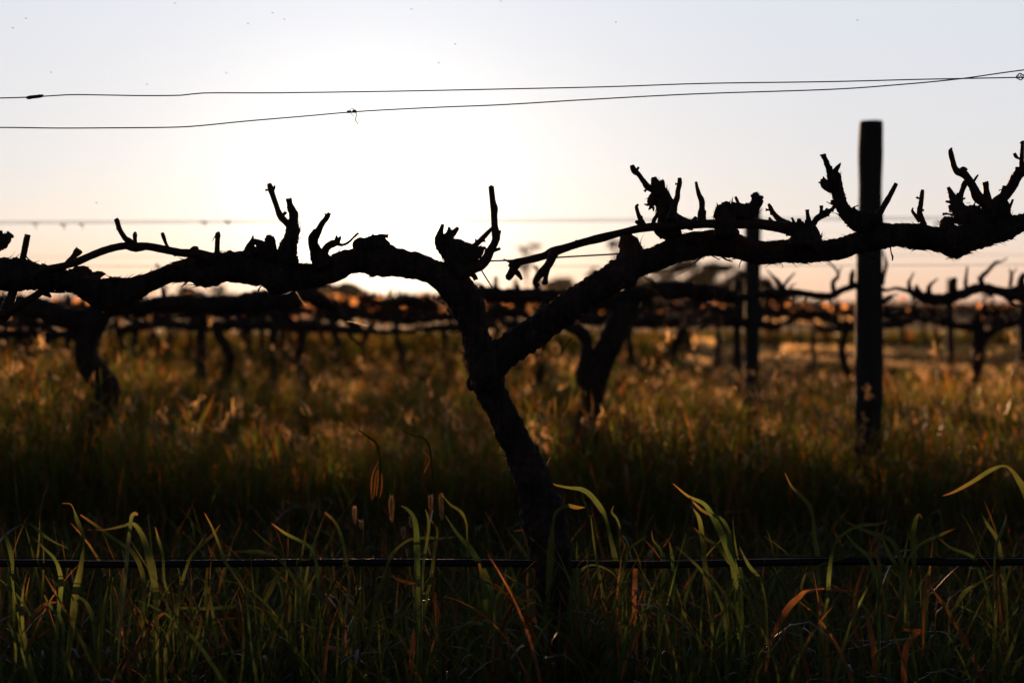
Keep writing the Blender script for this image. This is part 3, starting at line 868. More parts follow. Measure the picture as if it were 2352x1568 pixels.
small('wire_joiner', [[(60, 224.5, 1.5), (66, 224, 3.6), (80, 222.5, 4.0), (94, 221, 3.6), (99, 219, 2.0)], [(62, 226, 2), (70, 225.5, 3)], [(90, 219.5, 3), (98, 221.5, 2)]], Y1 + 0.03, M_WIRE, 'dark thick joiner sleeve on the upper wire at the left', 'wire joiner')


def coil(u0, u1, v, rad, turns, n=40):
    return [(u0 + (u1 - u0) * t, v + rad * math.sin(turns * 6.283 * t), 0.8) for t in np.linspace(0, 1, n)]


small('dried_tendril', [coil(797, 806, 257, 3.5, 5), coil(809, 818, 256, 4, 4), [(806, 258, .8), (809, 264, .7), (814, 267, .5)], [(818, 257, 1.0), (818, 268, 1.0), (816, 275, .9), (821, 283, .8), (820, 287, .5)], [(803, 252, .7), (811, 250, .7), (815, 254, .7)]], Y1 - 0.02, M_CANE, 'curled dry tendril knotted on the lower wire with a hanging tail', 'tendril')
small('wire_knot', [coil(2334, 2352, 176, 5, 3), [(2333, 178, 1), (2342, 169, 1.2), (2352, 174, 1)], [(2334, 178, 1), (2344, 184, 1.2), (2352, 178, 1)]], Y1 + 0.03, M_WIRE, 'twisted knot in the straighter wire at the right edge', 'wire knot')
small('wire_tie', [[(985 + 15, 1277, 1), (1000, 1281, 1.3), (1001, 1288, 1.2), (1000, 1300, 1)], [(990, 1278, 1.2), (1008, 1278, 1.2)]], Y1 + 0.047, M_WIRE, 'small clip fastening the black pipe to the low wire', 'clip')

# flying insects
for i, (u, v) in enumerate([(60, 43), (30, 65), (118, 167), (402, 8), (570, 55), (626, 30), (653, 45), (520, 168), (338, 194), (945, 22), (1046, 102), (1150, 4), (1008, 145), (1415, 52), (1970, 47), (222, 466), (703, 363)]):
    Yi = 3.0 + (i * 37 % 10) * 0.05
    mb = MB()
    a = random.uniform(-0.4, 0.4)
    limb(mb, trace([(u - 2.0, v - 2.0 * a, .4), (u, v, .48), (u + 2.0, v + 2.0 * a, .22)], Yi), 6, 0.0006, 0, 0, i)
    limb(mb, trace([(u - 0.3, v, .2), (u - 2.0, v - 1.2, .45), (u - 3, v - 1.6, .1)], Yi, 0.002), 4, 0.0006, 0, 0, i)
    limb(mb, trace([(u + 0.3, v, .2), (u + 1.4, v - 1.2, .4), (u + 2.2, v - 1.6, .1)], Yi, -0.002), 4, 0.0006, 0, 0, i)
    o = mb.build('flying_insect', M_INSECT)
    centre_thing(o)
    tag(o, 'tiny dark gnat hovering in the pale sky above the wires' if i < 15 else 'tiny gnat low in the bright sky beneath the wires', 'insect', 'gnats in the sky' if i < 15 else 'low gnats in the sky')


# ================================================================ ROW 2 and 3 vines seen in the picture
def bg_vine(base_u, Y, trunk_limbs, arms, spurs, label, m=M_BARK):
    base = np.array([(base_u - 1176) * Y / F, Y, 0.0])
    root = empty('grapevine', base)
    tag(root, label, 'grapevine', 'pruned grapevines of the vineyard')
    mb = MB()
    for j, L in enumerate(trunk_limbs):
        limb(mb, trace(L, Y), 20, 0.012, 0.12, 0.06, 300 + j + base_u, strips=0.12)
    mb.build('trunk', m, root)
    for j, L in enumerate(arms):
        mb = MB()
        limb(mb, trace(L, Y), 16, 0.010, 0.22, 0.24, 400 + j + base_u, strips=0.5, pit=.14)
        rq = random.Random(base_u + j)
        for k in range(7):          # stubs, old shoots and loose bark under and over the arm
            i_ = rq.randrange(1, len(L) - 1)
            u0, v0, r0 = L[i_]
            sg = rq.choice([-1, 1, 1])
            hh = rq.uniform(1.2, 3.2) * r0
            limb(mb, trace([(u0, v0, r0 * .6), (u0 + rq.uniform(-.6, .6) * hh, v0 + sg * hh * .6, r0 * .35), (u0 + rq.uniform(-1.2, 1.2) * hh, v0 + sg * hh, r0 * .12)], Y), 7, 0.008, .2, .2, k)
        mb.build('cordon_arm', m, root)
    for j, S in enumerate(spurs):
        mb = MB()
        rr = random.Random(j + base_u)
        for q, L in enumerate(S):
            limb(mb, trace(L, Y, rr.uniform(-.04, .04), rr.uniform(-.02, .02)), 9, 0.008, 0.12, 0.12, 500 + j * 7 + q, strips=0.1)
        mb.build('spur', m, root)
    return root


def rand_spurs(L, n, Y, seed, size=1.0):
    """little two-bud spurs standing on an arm given as picture polyline"""
    rr = random.Random(seed)
    A = np.array(L, float)
    out = []
    n = int(n * 1.5)
    s = PX(Y1) / PX(Y) * size
    for i in range(n):
        t = (i + rr.uniform(.2, .8)) / n * (len(A) - 1)
        k = min(int(t), len(A) - 2)
        p = A[k] * (1 - (t - k)) + A[k + 1] * (t - k)
        u, v, r = p
        a = rr.uniform(-0.6, 0.6)
        h = rr.uniform(35, 105) * s
        kn = rr.uniform(14, 24) * s
        mid = (u + a * h * .4, v - h * .45, kn * .6)
        g = [[(u, v, kn), (u + a * kn, v - kn * 1.2, kn * .85), mid, (u + a * h * rr.uniform(.5, 1.0), v - h, 6 * s)]]
        if rr.random() < .75:
            b = -a + rr.uniform(-.8, .8)
            g.append([(u, v - kn * .5, kn * .5), (u + b * h * .4, v - h * .3, 8 * s), (u + b * h * .8, v - h * rr.uniform(.5, .9), 5 * s)])
        if rr.random() < .5:
            g.append([(u + kn, v, kn * .7), (u + kn * 1.6, v - kn * 1.1, kn * .6), (u + kn * 1.9, v - kn * 1.6, kn * .3)])
        out.append(g)
    return out


GY2 = 705 + CAM_H * F / Y2
GY3 = 705 + CAM_H * F / Y3
armA_l = [(232, 715, 18), (190, 735, 22), (130, 722, 26), (60, 702, 22), (-50, 700, 20), (-200, 690, 20), (-420, 690, 18)]
armA_r = [(232, 712, 18), (290, 708, 16), (400, 697, 18), (520, 700, 20), (600, 690, 22), (660, 690, 20), (703, 678, 17), (740, 692, 15), (762, 706, 11), (803, 740, 7), (828, 750, 5)]
bg_vine(215, Y2, [[(245, 690, 22), (225, 725, 30), (205, 770, 28), (198, 815, 27), (215, 852, 29), (246, 885, 27), (240, 925, 27), (216, 970, 30), (205, 1020, 30), (200, GY2 - 60, 30), (195, GY2 + 15, 38)]],
        [armA_l, armA_r],
        rand_spurs(armA_l, 6, Y2, 4, .55) + rand_spurs(armA_r[:9], 9, Y2, 5, .55) +
        [[[(380, 690, 9), (374, 665, 5), (368, 632, 3.5), (360, 606, 3)]], [[(860, 740, 3), (845, 765, 4), (828, 790, 4), (800, 765, 4)]], [[(130, 760, 3), (70, 742, 9), (20, 745, 8), (-20, 735, 9)]]],
        'dark vine with an S-bent trunk behind the left arm of the nearest vine')
armB_l = [(1440, 690, 20), (1350, 690, 17), (1283, 680, 14), (1200, 680, 17), (1104, 675, 15), (1040, 680, 13), (985, 703, 11), (940, 692, 10), (880, 697, 8), (850, 692, 6), (824, 682, 4)]
armB_r = [(1440, 690, 20), (1500, 668, 18), (1600, 668, 18), (1690, 685, 14)]
bg_vine(1345, Y2, [[(1455, 670, 22), (1440, 700, 28), (1420, 745, 28), (1395, 800, 28), (1375, 850, 28), (1362, 900, 27), (1352, 960, 27), (1345, 1020, 28), (1342, GY2 - 60, 30), (1340, GY2 + 15, 38)],
                   [(1300, 745, 12), (1340, 768, 15), (1348, 800, 14), (1340, 840, 14), (1338, 868, 15), (1360, 900, 15)]],
        [armB_l, armB_r], rand_spurs(armB_l[:8], 7, Y2, 8, .55) + rand_spurs(armB_r, 5, Y2, 9, .7) +
        [[[(1240, 680, 9), (1228, 650, 6), (1236, 625, 5), (1226, 610, 3)]], [[(1140, 680, 10), (1138, 655, 5), (1139, 636, 4)]], [[(960, 700, 4), (935, 725, 4), (915, 745, 3)]]],
        'dark vine with a leaning double trunk right of the nearest trunk')
armC_l = ZB([(1600, 370, 36), (1500, 385, 42), (1380, 375, 42), (1300, 345, 30), (1230, 318, 16), (1140, 300, 14), (1080, 315, 12), (1000, 300, 22), (900, 280, 24), (820, 282, 24), (720, 315, 24), (640, 358, 28), (560, 360, 28), (450, 345, 24), (340, 332, 28), (230, 340, 36), (140, 338, 30), (60, 350, 26), (-60, 372, 24), (-140, 370, 18)])
armC_r = ZB([(1600, 370, 36), (1700, 330, 38), (1780, 305, 36), (1860, 300, 34), (1940, 320, 34), (2040, 340, 48), (2148, 335, 60), (2300, 330, 50), (2500, 320, 44), (2900, 330, 40)])
bg_vine(2470, Y2, [[(2352, 672, 22), (2400, 705, 26), (2440, 760, 26), (2455, 850, 27), (2465, 960, 28), (2470, GY2 - 60, 30), (2470, GY2 + 15, 38)]],
        [armC_l, armC_r],
        [[ZB([(260, 330, 24), (225, 255, 20), (180, 205, 10), (130, 150, 4)]), ZB([(262, 300, 22), (272, 270, 14), (310, 222, 11), (352, 178, 5)])],
         [ZB([(655, 320, 22), (652, 250, 18), (690, 210, 15), (685, 170, 10), (650, 125, 9), (600, 88, 5)]), ZB([(690, 190, 9), (722, 130, 4)])],
         [ZB([(790, 285, 20), (800, 200, 22), (812, 150, 8)])],
         [ZB([(1040, 270, 15), (1048, 210, 14), (1068, 110, 15), (1055, 50, 8), (1048, 10, 5)])],
         [ZB([(1262, 330, 22), (1245, 260, 15), (1265, 215, 9), (1285, 175, 5)])],
         [ZB([(1330, 340, 26), (1305, 295, 18), (1310, 275, 8)])],
         [ZB([(1400, 350, 26), (1405, 285, 18), (1440, 250, 10), (1474, 222, 5)])],
         [ZB([(1600, 360, 34), (1598, 290, 26), (1600, 225, 24)])],
         [ZB([(1695, 320, 20), (1692, 240, 15), (1705, 130, 7)])],
         [ZB([(1835, 300, 28), (1808, 225, 22), (1865, 165, 17), (1925, 100, 14), (1975, 90, 7), (2015, 62, 5)]), ZB([(1805, 230, 9), (1778, 208, 4)])],
         [ZB([(2040, 280, 16), (2050, 195, 14), (2034, 145, 5)]), ZB([(2052, 195, 9), (2092, 142, 4)])],
         [ZB([(2120, 300, 34), (2130, 230, 28), (2146, 190, 20)])],
         [ZB([(1110, 360, 16), (1060, 390, 22), (1035, 400, 12)]), ZB([(1110, 355, 8), (1160, 345, 5)])],
         [ZB([(200, 350, 20), (215, 380, 12), (230, 400, 5)])], [ZB([(620, 370, 16), (640, 400, 8), (640, 430, 4)])], [ZB([(400, 350, 16), (385, 375, 8)])]],
        'sharp-spurred vine arm crossing the pale horizon behind the tall post')
arm3 = [(1780 - 1176, 0, 0)]
a3l = ZB([(1780, 600, 40), (1700, 600, 34), (1580, 590, 26), (1450, 560, 20), (1330, 540, 20), (1260, 548, 22), (1180, 575, 28), (1040, 590, 30), (900, 600, 26), (740, 625, 24), (600, 620, 20), (520, 610, 24)])
a3r = ZB([(1800, 640, 36), (1860, 665, 34), (1930, 620, 30), (2010, 585, 26), (2100, 570, 24), (2300, 575, 24), (2600, 570, 22)])
bg_vine(2215, Y3, [ZB([(1775, 500, 26), (1785, 600, 46), (1792, 700, 48), (1788, 800, 46), (1782, 900, 45), (1765, 1000, 42), (1715, 1080, 30), (1700, 1160, 26)]) + [(2215, 940, 9), (2215, GY3 + 8, 13)]],
        [a3l, a3r], rand_spurs(a3l, 7, Y3, 12, .6) + rand_spurs(a3r, 4, Y3, 13, .6),
        'dark straight-trunked vine standing right of the tall post')
a3l = [(505, 748, 12), (470, 748, 10), (440, 750, 10), (380, 744, 9), (320, 750, 10), (278, 756, 9), (258, 750, 5), (200, 760, 7), (118, 770, 9), (58, 766, 10), (-30, 768, 10)]
a3r = [(500, 760, 11), (525, 745, 11), (575, 745, 12), (632, 747, 12), (691, 747, 12), (750, 753, 10), (808, 758, 9), (867, 762, 6), (955, 762, 5)]
bg_vine(503, Y3, [[(495, 745, 12), (500, 765, 12), (516, 790, 12), (527, 815, 12), (526, 840, 12), (517, 865, 11), (509, 885, 10), (505, 930, 10), (503, GY3 + 8, 14)]],
        [a3l, a3r], rand_spurs(a3l, 7, Y3, 15, .9) + rand_spurs(a3r, 7, Y3, 16, .9),
        'small curved-trunk vine beside a short dark post at left')
a3l = [(1240, 765, 12), (1200, 750, 11), (1140, 745, 10), (1080, 748, 10), (1030, 752, 9), (985, 754, 6), (955, 756, 4)]
a3r = [(1240, 762, 12), (1290, 735, 12), (1400, 738, 12), (1500, 742, 13), (1600, 738, 14), (1700, 740, 12), (1790, 752, 9)]
bg_vine(1245, Y3, [[(1240, 750, 12), (1242, 800, 12), (1236, 850, 12), (1244, 900, 12), (1245, GY3 + 8, 14)]], [a3l, a3r],
        rand_spurs(a3l, 5, Y3, 25, .8) + rand_spurs(a3r, 8, Y3, 26, .8), 'blurred vine in the gap right of the nearest trunk, below its slanting arm')


# ================================================================ posts
def post(u, half, vtop, Y, label, seed, group='wooden trellis posts'):
    gv = 705 + (CAM_H + 0.05) * F / Y
    mb = MB()
    rr = random.Random(seed)
    pts = []
    n = 12
    ph = rr.uniform(0, 6)
    for i in range(n + 1):
        t = i / n
        v = vtop + (gv - vtop) * t
        pts.append((u + half * .08 * math.sin(4 * t + ph), v, half * (0.98 + 0.10 * math.sin(t * 5 + ph) * (1 - t) + 0.16 * t * (1 - t))))
    pts[0] = (pts[0][0], pts[0][1], half * .90)
    limb(mb, trace(pts, Y), 28, 0.02, 0.035, 0.02, seed, pit=.01, cap=.15)
    o = mb.build('trellis_post', M_POST)
    centre_thing(o)
    tag(o, label, 'post', group)


def post_traced():
    gv = 705 + (CAM_H + 0.05) * F / Y2
    mb = MB()
    pts = [(2001, 279, 25.5), (2001, 284, 26.5), (2000, 320, 27.5), (1999.5, 360, 28), (1999, 420, 26), (1998.5, 470, 26.5), (1998, 540, 29), (1997, 600, 29), (1996.5, 700, 30.5), (1996, 800, 31.5), (1996, 900, 31.5), (1994, 960, 30), (1993, 1100, 31), (1993, gv, 32)]
    limb(mb, trace(pts, Y2), 40, 0.012, 0.02, 0.01, 77, pit=.004, cap=.12)
    o = mb.build('trellis_post', M_POST)
    centre_thing(o)
    tag(o, 'tall thick round timber post at right, its flat top against the sky', 'post', 'wooden trellis posts')


post_traced()
post(1728, 17.5, 472, Y3, 'slimmer timber post left of the tall one, its top hidden behind the vine', 3)
post(463, 12.5, 700, 8.95, 'short dark post left of the small curved vine trunk', 5)
for i, (u, h, vt, Y, lab) in enumerate([
        (1693, 11, 640, 12.1, 'blurred grey post close to the left of the slimmer post'),
        (1649, 6.5, 690, 18.3, 'thin far post left of the blurred pair of posts'),
        (2183, 8, 640, 12.05, 'thin pale post left of the straight-trunked right vine'),
        (2348, 9, 660, 12.15, 'thin post at the right edge under the vine arm'),
        (628, 10, 640, 12.1, 'bluish grey post between the left vines and the nearest trunk'),
        (310, 9, 690, 12.1, 'grey post right of the S-bent trunk'),
        (157, 7.5, 672, 15.2, 'grey post just left of the S-bent trunk'),
        (107, 8, 690, 12.05, 'dark post near the left edge in front of the lit grass'),
        (66, 5.5, 700, 18.2, 'slim post behind the dark one near the left edge'),
        (13, 6.5, 700, 15.1, 'post cut by the left edge of the view'),
        (391, 6, 700, 18.25, 'slim far post midway between the two left vines'),
        (436, 5, 700, 18.3, 'slim far post just left of the short dark post'),
        (601, 6.5, 700, 15.15, 'slim dark post just left of the bluish grey post'),
        (667, 5, 700, 18.2, 'slim leaning far post right of the bluish grey post'),
        (1185, 6.5, 640, 15.2, 'far post seen through the fork of the nearest vine'),
        (1139, 5.5, 636, 18.1, 'small post top rising beside the head of the nearest vine'),
        (1868, 5, 720, 18.3, 'slim far post between the two tall posts')]):
    post(u, h, vt, Y, lab, 40 + i)

# wires of the rows behind
for i, (v0, v1, Y, lab) in enumerate([(508.5, 497, Y2 - .03, 'blurred upper one of two close wires behind the first row'),
                                      (514, 503, Y2 + .03, 'blurred lower one of two close wires behind the first row'),
                                      (612, 608, Y2, 'faint blurred wire just above the second-row vine arms'),
                                      (590, 585, Y3, 'very faint blurred wire above the third-row vine arms')]):
    wire('trellis_wire', [(-1500, v0 + 8), (0, v0), (1176, (v0 + v1) / 2 + 1.5), (2352, v1), (3800, v1 - 8)], Y, 0.0013 if i < 2 else 0.0011, M_WIRE, lab, 'wire', sides=6, step=0.1)
for i, (u, v) in enumerate([(145, 516), (80, 513), (187, 514), (468, 510), (522, 509), (2150, 512)]):
    small('dried_tendril', [[(u - 8, v - 1, .8), (u - 2, v + 1, 1.6), (u + 5, v, 1.2), (u + 9, v - 1, .6)], [(u, v, 1.4), (u + 3, v + 7, 1.0), (u + 2, v + 13, .6)]], Y2, M_CANE,
          'blurred scrap of dry tendril caught on the two close wires', 'tendril', group='tendrils on the wires behind')


# ================================================================ generated vines of the far rows
def far_vine_mesh(seed, arms=True):
    rr = random.Random(seed)
    tr, ar, sp = MB(), MB(), MB()
    x = 0.0
    P = [(0.0, 0, -0.05, .05)]
    for z in (.15, .35, .5, .65):
        x += rr.uniform(-.08, .08)
        P.append((x, rr.uniform(-.03, .03), z, rr.uniform(.032, .042)))
    P.append((x * .7, 0, .78, .045))
    limb(tr, np.array(P), 8, 0.04, .1, .1, seed)
    top = P[-1]
    for s in (-1, 1):
        Q = [(top[0], 0, top[2] - .06, .04)]
        for k in range(1, 6):
            Q.append((top[0] + s * k * .2, rr.uniform(-.03, .03), .80 + rr.uniform(-.05, .06), .034 - k * .002))
        limb(ar, np.array(Q), 7, 0.035, .15, .15, seed + s)
        for k in range(7):
            bx = top[0] + s * (.10 + k * .135 + rr.uniform(-.05, .05))
            h = rr.uniform(.06, .26)
            a = rr.uniform(-.6, .6)
            limb(sp, np.array([(bx, 0, .80, .028), (bx + a * .03, .0, .84, .022), (bx + a * h, rr.uniform(-.05, .05), .84 + h, .006)]), 5, 0.03, .1, .1, seed + k)
            if rr.random() < .8:
                limb(sp, np.array([(bx, 0, .82, .014), (bx - a * h, rr.uniform(-.05, .05), .84 + h * .7, .005)]), 4, 0.03, .1, .1, seed + k)
    return tr, ar, sp


VARS = []
for s in range(8):
    tr, ar, sp = far_vine_mesh(900 + s * 17)
    full = MB()
    for q in (tr, ar, sp):
        o = full.n
        for vv in q.v:
            full.v.append(vv)
        full.f.extend([tuple(i + o for i in f) for f in q.f])
        full.n += q.n
    rq = random.Random(s)
    for k in range(5):      # last year's canes trailing along and below the arms
        x0_ = rq.uniform(-.9, .7)
        limb(full, np.array([(x0_, rq.uniform(-.05, .05), .8, .012), (x0_ + .2, rq.uniform(-.1, .1), .8 + rq.uniform(-.12, .15), .009), (x0_ + .45, rq.uniform(-.1, .1), .8 + rq.uniform(-.2, .2), .005)]), 5, .04, .1, .1, k)
    nwood = len(full.f)
    rl = np.random.default_rng(s)
    for _ in range(16 if s < 5 else 75):  # leaves added for the orange glints, thickest in the last variants
        c = np.array([rl.uniform(-1, 1), rl.uniform(-.1, .1), rl.uniform(.68, 1.0)])
        e1 = rl.normal(0, 1, 3)
        e1 /= np.linalg.norm(e1)
        e2 = np.cross(e1, rl.normal(0, 1, 3))
        e2 /= np.linalg.norm(e2)
        z = rl.uniform(.02, .045)
        full.add([c - e1 * z, c - e1 * z * .3 + e2 * z, c + e1 * z, c + e1 * z * .2 - e2 * z * .9, c + e2 * z * .2], [(0, 1, 4), (1, 2, 4), (2, 3, 4), (3, 0, 4)])
    me = {}
    for nm, q in (('trunk', tr), ('cordon_arm', ar), ('full', full)):
        m = bpy.data.meshes.new('far_vine_' + nm)
        m.from_pydata(np.concatenate(q.v).tolist(), [], q.f)
        m.materials.append(M_BARK)
        if nm == 'full':
            m.materials.append(M_GLINT_LEAF)
            for pi in range(nwood, len(m.polygons)):
                m.polygons[pi].material_index = 1
        me[nm] = m
    VARS.append(me)
row_words = {3: 'fourth', 4: 'fifth', 5: 'sixth', 6: 'seventh', 7: 'eighth', 8: 'ninth', 9: 'tenth', 10: 'eleventh', 11: 'twelfth', 12: 'thirteenth', 13: 'fourteenth'}
for k in range(3, 13):
    Yr = 8.9 + 3.1 * (k - 2)
    half = Yr * 0.36 + 1.0
    off = rng.uniform(0, 2.0)
    x = -half - off
    while x < half:
        # on the right the block ends after the fifth row: open ground with the added straw streaks beyond
        if x / Yr > 0.10 and k >= 5 and k < 8:
            x += 2.0
            continue
        if k == 4 and x / Yr > 0.16:
            x += 2.0
            continue
        glinting = -0.135 < x / Yr < -0.02
        o = bpy.data.objects.new('grapevine', VARS[rng.integers(5, 8) if glinting else rng.integers(0, 5)]['full'])
        COL.objects.link(o)
        sx = rng.uniform(0.9, 1.1) * rng.choice([-1, 1])
        o.location = (x + rng.uniform(-.12, .12), Yr + rng.uniform(-.08, .08), 0)
        o.scale = (abs(sx), 1, rng.uniform(.93, 1.06))
        o.rotation_euler = (0, 0, math.pi if sx < 0 else 0)
        tag(o, ('blurred vine with added leaves for orange sun glints left of the nearest trunk, in the %s row back' if glinting else 'blurred dark vine in the %s row back from the camera') % row_words[k], 'grapevine', ('leafy blurred vines of the %s row' if glinting else 'blurred vines of the %s row') % row_words[k])
        x += 1.6


# ================================================================ distant trees
def tree(u, Y, vtop, wpx, hpx, seed, label, flat=False, dens=1.0, lobes=7, base_v=None, leaf=0.45, group=None):
    """gum tree: tapered forked trunk and a crown of leaf clumps with gaps"""
    rr = np.random.default_rng(seed)
    s = Y / F
    x0 = (u - 1176) * s
    H = CAM_H + (705 - vtop) * s
    wd = wpx * s
    hd = hpx * s
    root = empty('gum_tree', (x0, Y, 0))
    tag(root, label, 'tree', group)
    mb = MB()
    zc = H - hd / 2
    limb(mb, np.array([(x0, Y, -0.3, .30), (x0 + .1, Y, zc * .4, .22), (x0 - .1, Y, zc * .75, .17), (x0, Y, zc, .12)]), 9, .4, .1, .08, seed)
    cl = []
    for i in range(lobes):
        a = rr.uniform(0, 6.283)
        q = math.sqrt(rr.uniform(0, 1))
        cx = x0 + q * math.cos(a) * wd * .42
        cy = Y + q * math.sin(a) * wd * .3
        cz = zc + rr.uniform(-.36, .36) * hd * (1 - .45 * q)
        cr_ = wd * rr.uniform(.07, .19)
        cl.append((cx, cy, cz, cr_))
        limb(mb, np.array([(x0, Y, zc * .62, .12), ((x0 + cx) / 2, (Y + cy) / 2, (zc * .62 + cz) / 2 + .2, .09), (cx, cy, cz, .05)]), 6, .4, .1, .08, seed + i)
    mb.build('trunk', M_TRUNK, root)
    V, Fc = [], []
    n_l = int(900 * dens)
    for cx, cy, cz, cr_ in cl:
        for _ in range(n_l):
            dvec = rr.normal(0, 1, 3)
            dvec /= np.linalg.norm(dvec)
            q = rr.uniform(.35, 1.0) ** .6
            ry = cr_ * min(1.0, hd / wd * 1.6)
            c = np.array([cx, cy, cz]) + dvec * q * np.array([cr_, cr_, ry * .75])
            a1 = rr.normal(0, 1, 3)
            a1 /= np.linalg.norm(a1)
            a2 = np.cross(a1, rr.normal(0, 1, 3))
            a2 /= np.linalg.norm(a2)
            z = leaf * rr.uniform(.5, 1.3)
            o = len(V)
            V += [c - a1 * z * .5, c + a2 * z * .2, c + a1 * z * .5, c - a2 * z * .2]
            Fc.append((o, o + 1, o + 2, o + 3))
    mb = MB()
    mb.add(np.array(V), Fc)
    colr = np.repeat(rr.uniform(.6, 1.3, (len(V) // 4, 1)), 4, 0) * np.array([[.024, .025, .014]])
    mb.build('crown', M_LEAF, root, col=colr)
    return root


tree(757, 230, 634, 190, 80, 1, 'broad rounded dense tree under the arch of the left vine arm', dens=3.0, lobes=16, leaf=.7)
tree(870, 260, 664, 110, 44, 2, 'low ragged tree directly under the sun glow', dens=.7, lobes=8)
tree(960, 255, 662, 110, 44, 3, 'low ragged tree just left of the nearest trunk', dens=.8, lobes=8)
tree(470, 250, 645, 150, 60, 4, 'loose airy tree at left with light showing through its crown', dens=.45, lobes=10)
tree(560, 280, 668, 70, 36, 5, 'small tree right of the airy tree at left', dens=.8)
tree(1209, 240, 556, 62, 24, 6, 'tall umbrella-crowned gum tree on a thin bare trunk', dens=.8, lobes=6, leaf=.4)
tree(1210, 250, 600, 40, 30, 61, 'small clump of foliage below the umbrella-crowned gum', dens=.5, lobes=4, leaf=.4)
tree(1265, 240, 606, 96, 96, 7, 'bushy tree behind the hooked canes right of the nearest vine head', dens=.9, lobes=9)
tree(1190, 250, 652, 90, 50, 71, 'low bushy tree right of the nearest vine head', dens=1.2, lobes=9)
tree(1362, 240, 600, 48, 60, 8, 'round-topped tree behind the slanting vine arm', dens=1.2, lobes=6)
tree(1413, 255, 548, 64, 26, 9, 'flat-topped tall gum behind the cone-shaped stump', dens=.6, lobes=6, leaf=.4)
tree(1330, 250, 648, 110, 56, 91, 'dark low tree behind the slanting vine arm', dens=1.4, lobes=10)
tree(1480, 235, 585, 130, 120, 10, 'large dark tree left of the hanging bark strip', dens=1.3, lobes=18)
tree(1575, 240, 572, 150, 130, 11, 'large dark tree under the middle of the right arm', dens=1.2, lobes=22)
tree(1660, 238, 576, 130, 125, 12, 'large gap-pierced tree left of the slimmer post', dens=1.0, lobes=16)
tree(1732, 245, 615, 110, 90, 13, 'tree crown split by the slimmer post', dens=1.0, lobes=12)
tree(1790, 255, 668, 90, 40, 14, 'low tree right of the slimmer post', dens=.9, lobes=8)
tree(1420, 238, 640, 110, 70, 15, 'dark tree between the slanting arm and the leaning double trunk', dens=1.3, lobes=11)
tree(1540, 200, 652, 190, 62, 31, 'dark scrubby thicket filling the gap under the right arm', dens=1.6, lobes=16)
tree(1690, 190, 660, 130, 52, 32, 'dark scrubby bush behind the slimmer post', dens=1.5, lobes=12)
tree(1270, 200, 664, 170, 44, 33, 'dark scrubby bush right of the fork of the nearest vine', dens=1.6, lobes=14)
tree(1020, 210, 668, 120, 40, 34, 'dark scrubby bush hidden mostly by the nearest trunk', dens=1.6, lobes=10)
tree(650, 220, 674, 120, 34, 35, 'low dark bush left of the broad rounded tree', dens=1.4, lobes=10)
tree(400, 210, 676, 150, 34, 36, 'low dark bush in front of the airy tree at left', dens=1.4, lobes=12)
tree(300, 300, 676, 100, 36, 16, 'low tree behind the S-bent trunk', dens=.9, lobes=8)
tree(80, 290, 672, 140, 44, 17, 'low wide tree at the left edge', dens=.9, lobes=9)


def distant_wood():
    rr = np.random.default_rng(55)
    n = 26000
    Y = rr.uniform(700, 900, n)
    u = rr.uniform(-1400, 3800, n)
    X = (u - 1176) * Y / F
    prof = 3.2 + 1.3 * np.sin(X * .013 + 1) + .8 * np.sin(X * .05) + .6 * np.sin(X * .17 + 2) + 1.2 * (u < 1700)
    Z = rr.uniform(0, 1, n) ** .7 * prof
    C = np.column_stack([X, Y, Z])
    a1 = rr.normal(0, 1, (n, 3))
    a1 /= np.linalg.norm(a1, axis=1)[:, None]
    a2 = np.cross(a1, rr.normal(0, 1, (n, 3)))
    a2 /= np.linalg.norm(a2, axis=1)[:, None]
    z = rr.uniform(.6, 1.6, (n, 1))
    V = np.stack([C - a1 * z, C + a2 * z * .6, C + a1 * z, C - a2 * z * .6], 1).reshape(-1, 3)
    Fc = np.arange(4 * n).reshape(-1, 4)
    me = bpy.data.meshes.new('distant_wood')
    me.from_pydata(V.tolist(), [], Fc.tolist())
    me.materials.append(M_LEAF)
    a = me.color_attributes.new('col', 'FLOAT_COLOR', 'POINT')
    cc = np.ones((len(V), 4))
    cc[:, :3] = np.repeat(rr.uniform(.6, 1.3, (n, 1)), 4, 0) * np.array([[.05, .055, .025]])
    a.data.foreach_set('color', cc.ravel())
    o = bpy.data.objects.new('distant_wood', me)
    COL.objects.link(o)
    tag(o, 'low dark line of far-off woodland along the horizon', 'woodland', kind='stuff')


distant_wood()

# ================================================================ GRASS
GREEN = np.array([.056, .092, .022])
OLIVE = np.array([.082, .088, .022])
DRY = np.array([.20, .080, .028])
STRAW = np.array([.52, .34, .16])


def make_stuff(name, V, Fc, col, label, cat, m=M_GRASS):
    me = bpy.data.meshes.new(name)
    nv, nf = len(V), len(Fc)
    me.vertices.add(nv)
    me.vertices.foreach_set('co', V.astype(np.float32).ravel())
    me.loops.add(nf * 4)
    me.loops.foreach_set('vertex_index', Fc.astype(np.int32).ravel())
    me.polygons.add(nf)
    me.polygons.foreach_set('loop_start', np.arange(0, nf * 4, 4, dtype=np.int32))
    me.polygons.foreach_set('loop_total', np.full(nf, 4, dtype=np.int32))
    me.polygons.foreach_set('use_smooth', np.ones(nf, dtype=bool))
    me.update(calc_edges=True)
    me.validate()
    a = me.color_attributes.new('col', 'FLOAT_COLOR', 'POINT')
    cc = np.ones((nv, 4), dtype=np.float32)
    cc[:, :3] = col
    a.data.foreach_set('color', cc.ravel())
    me.materials.append(m)
    o = bpy.data.objects.new(name, me)
    COL.objects.link(o)
    tag(o, label, cat, kind='stuff')
    return o


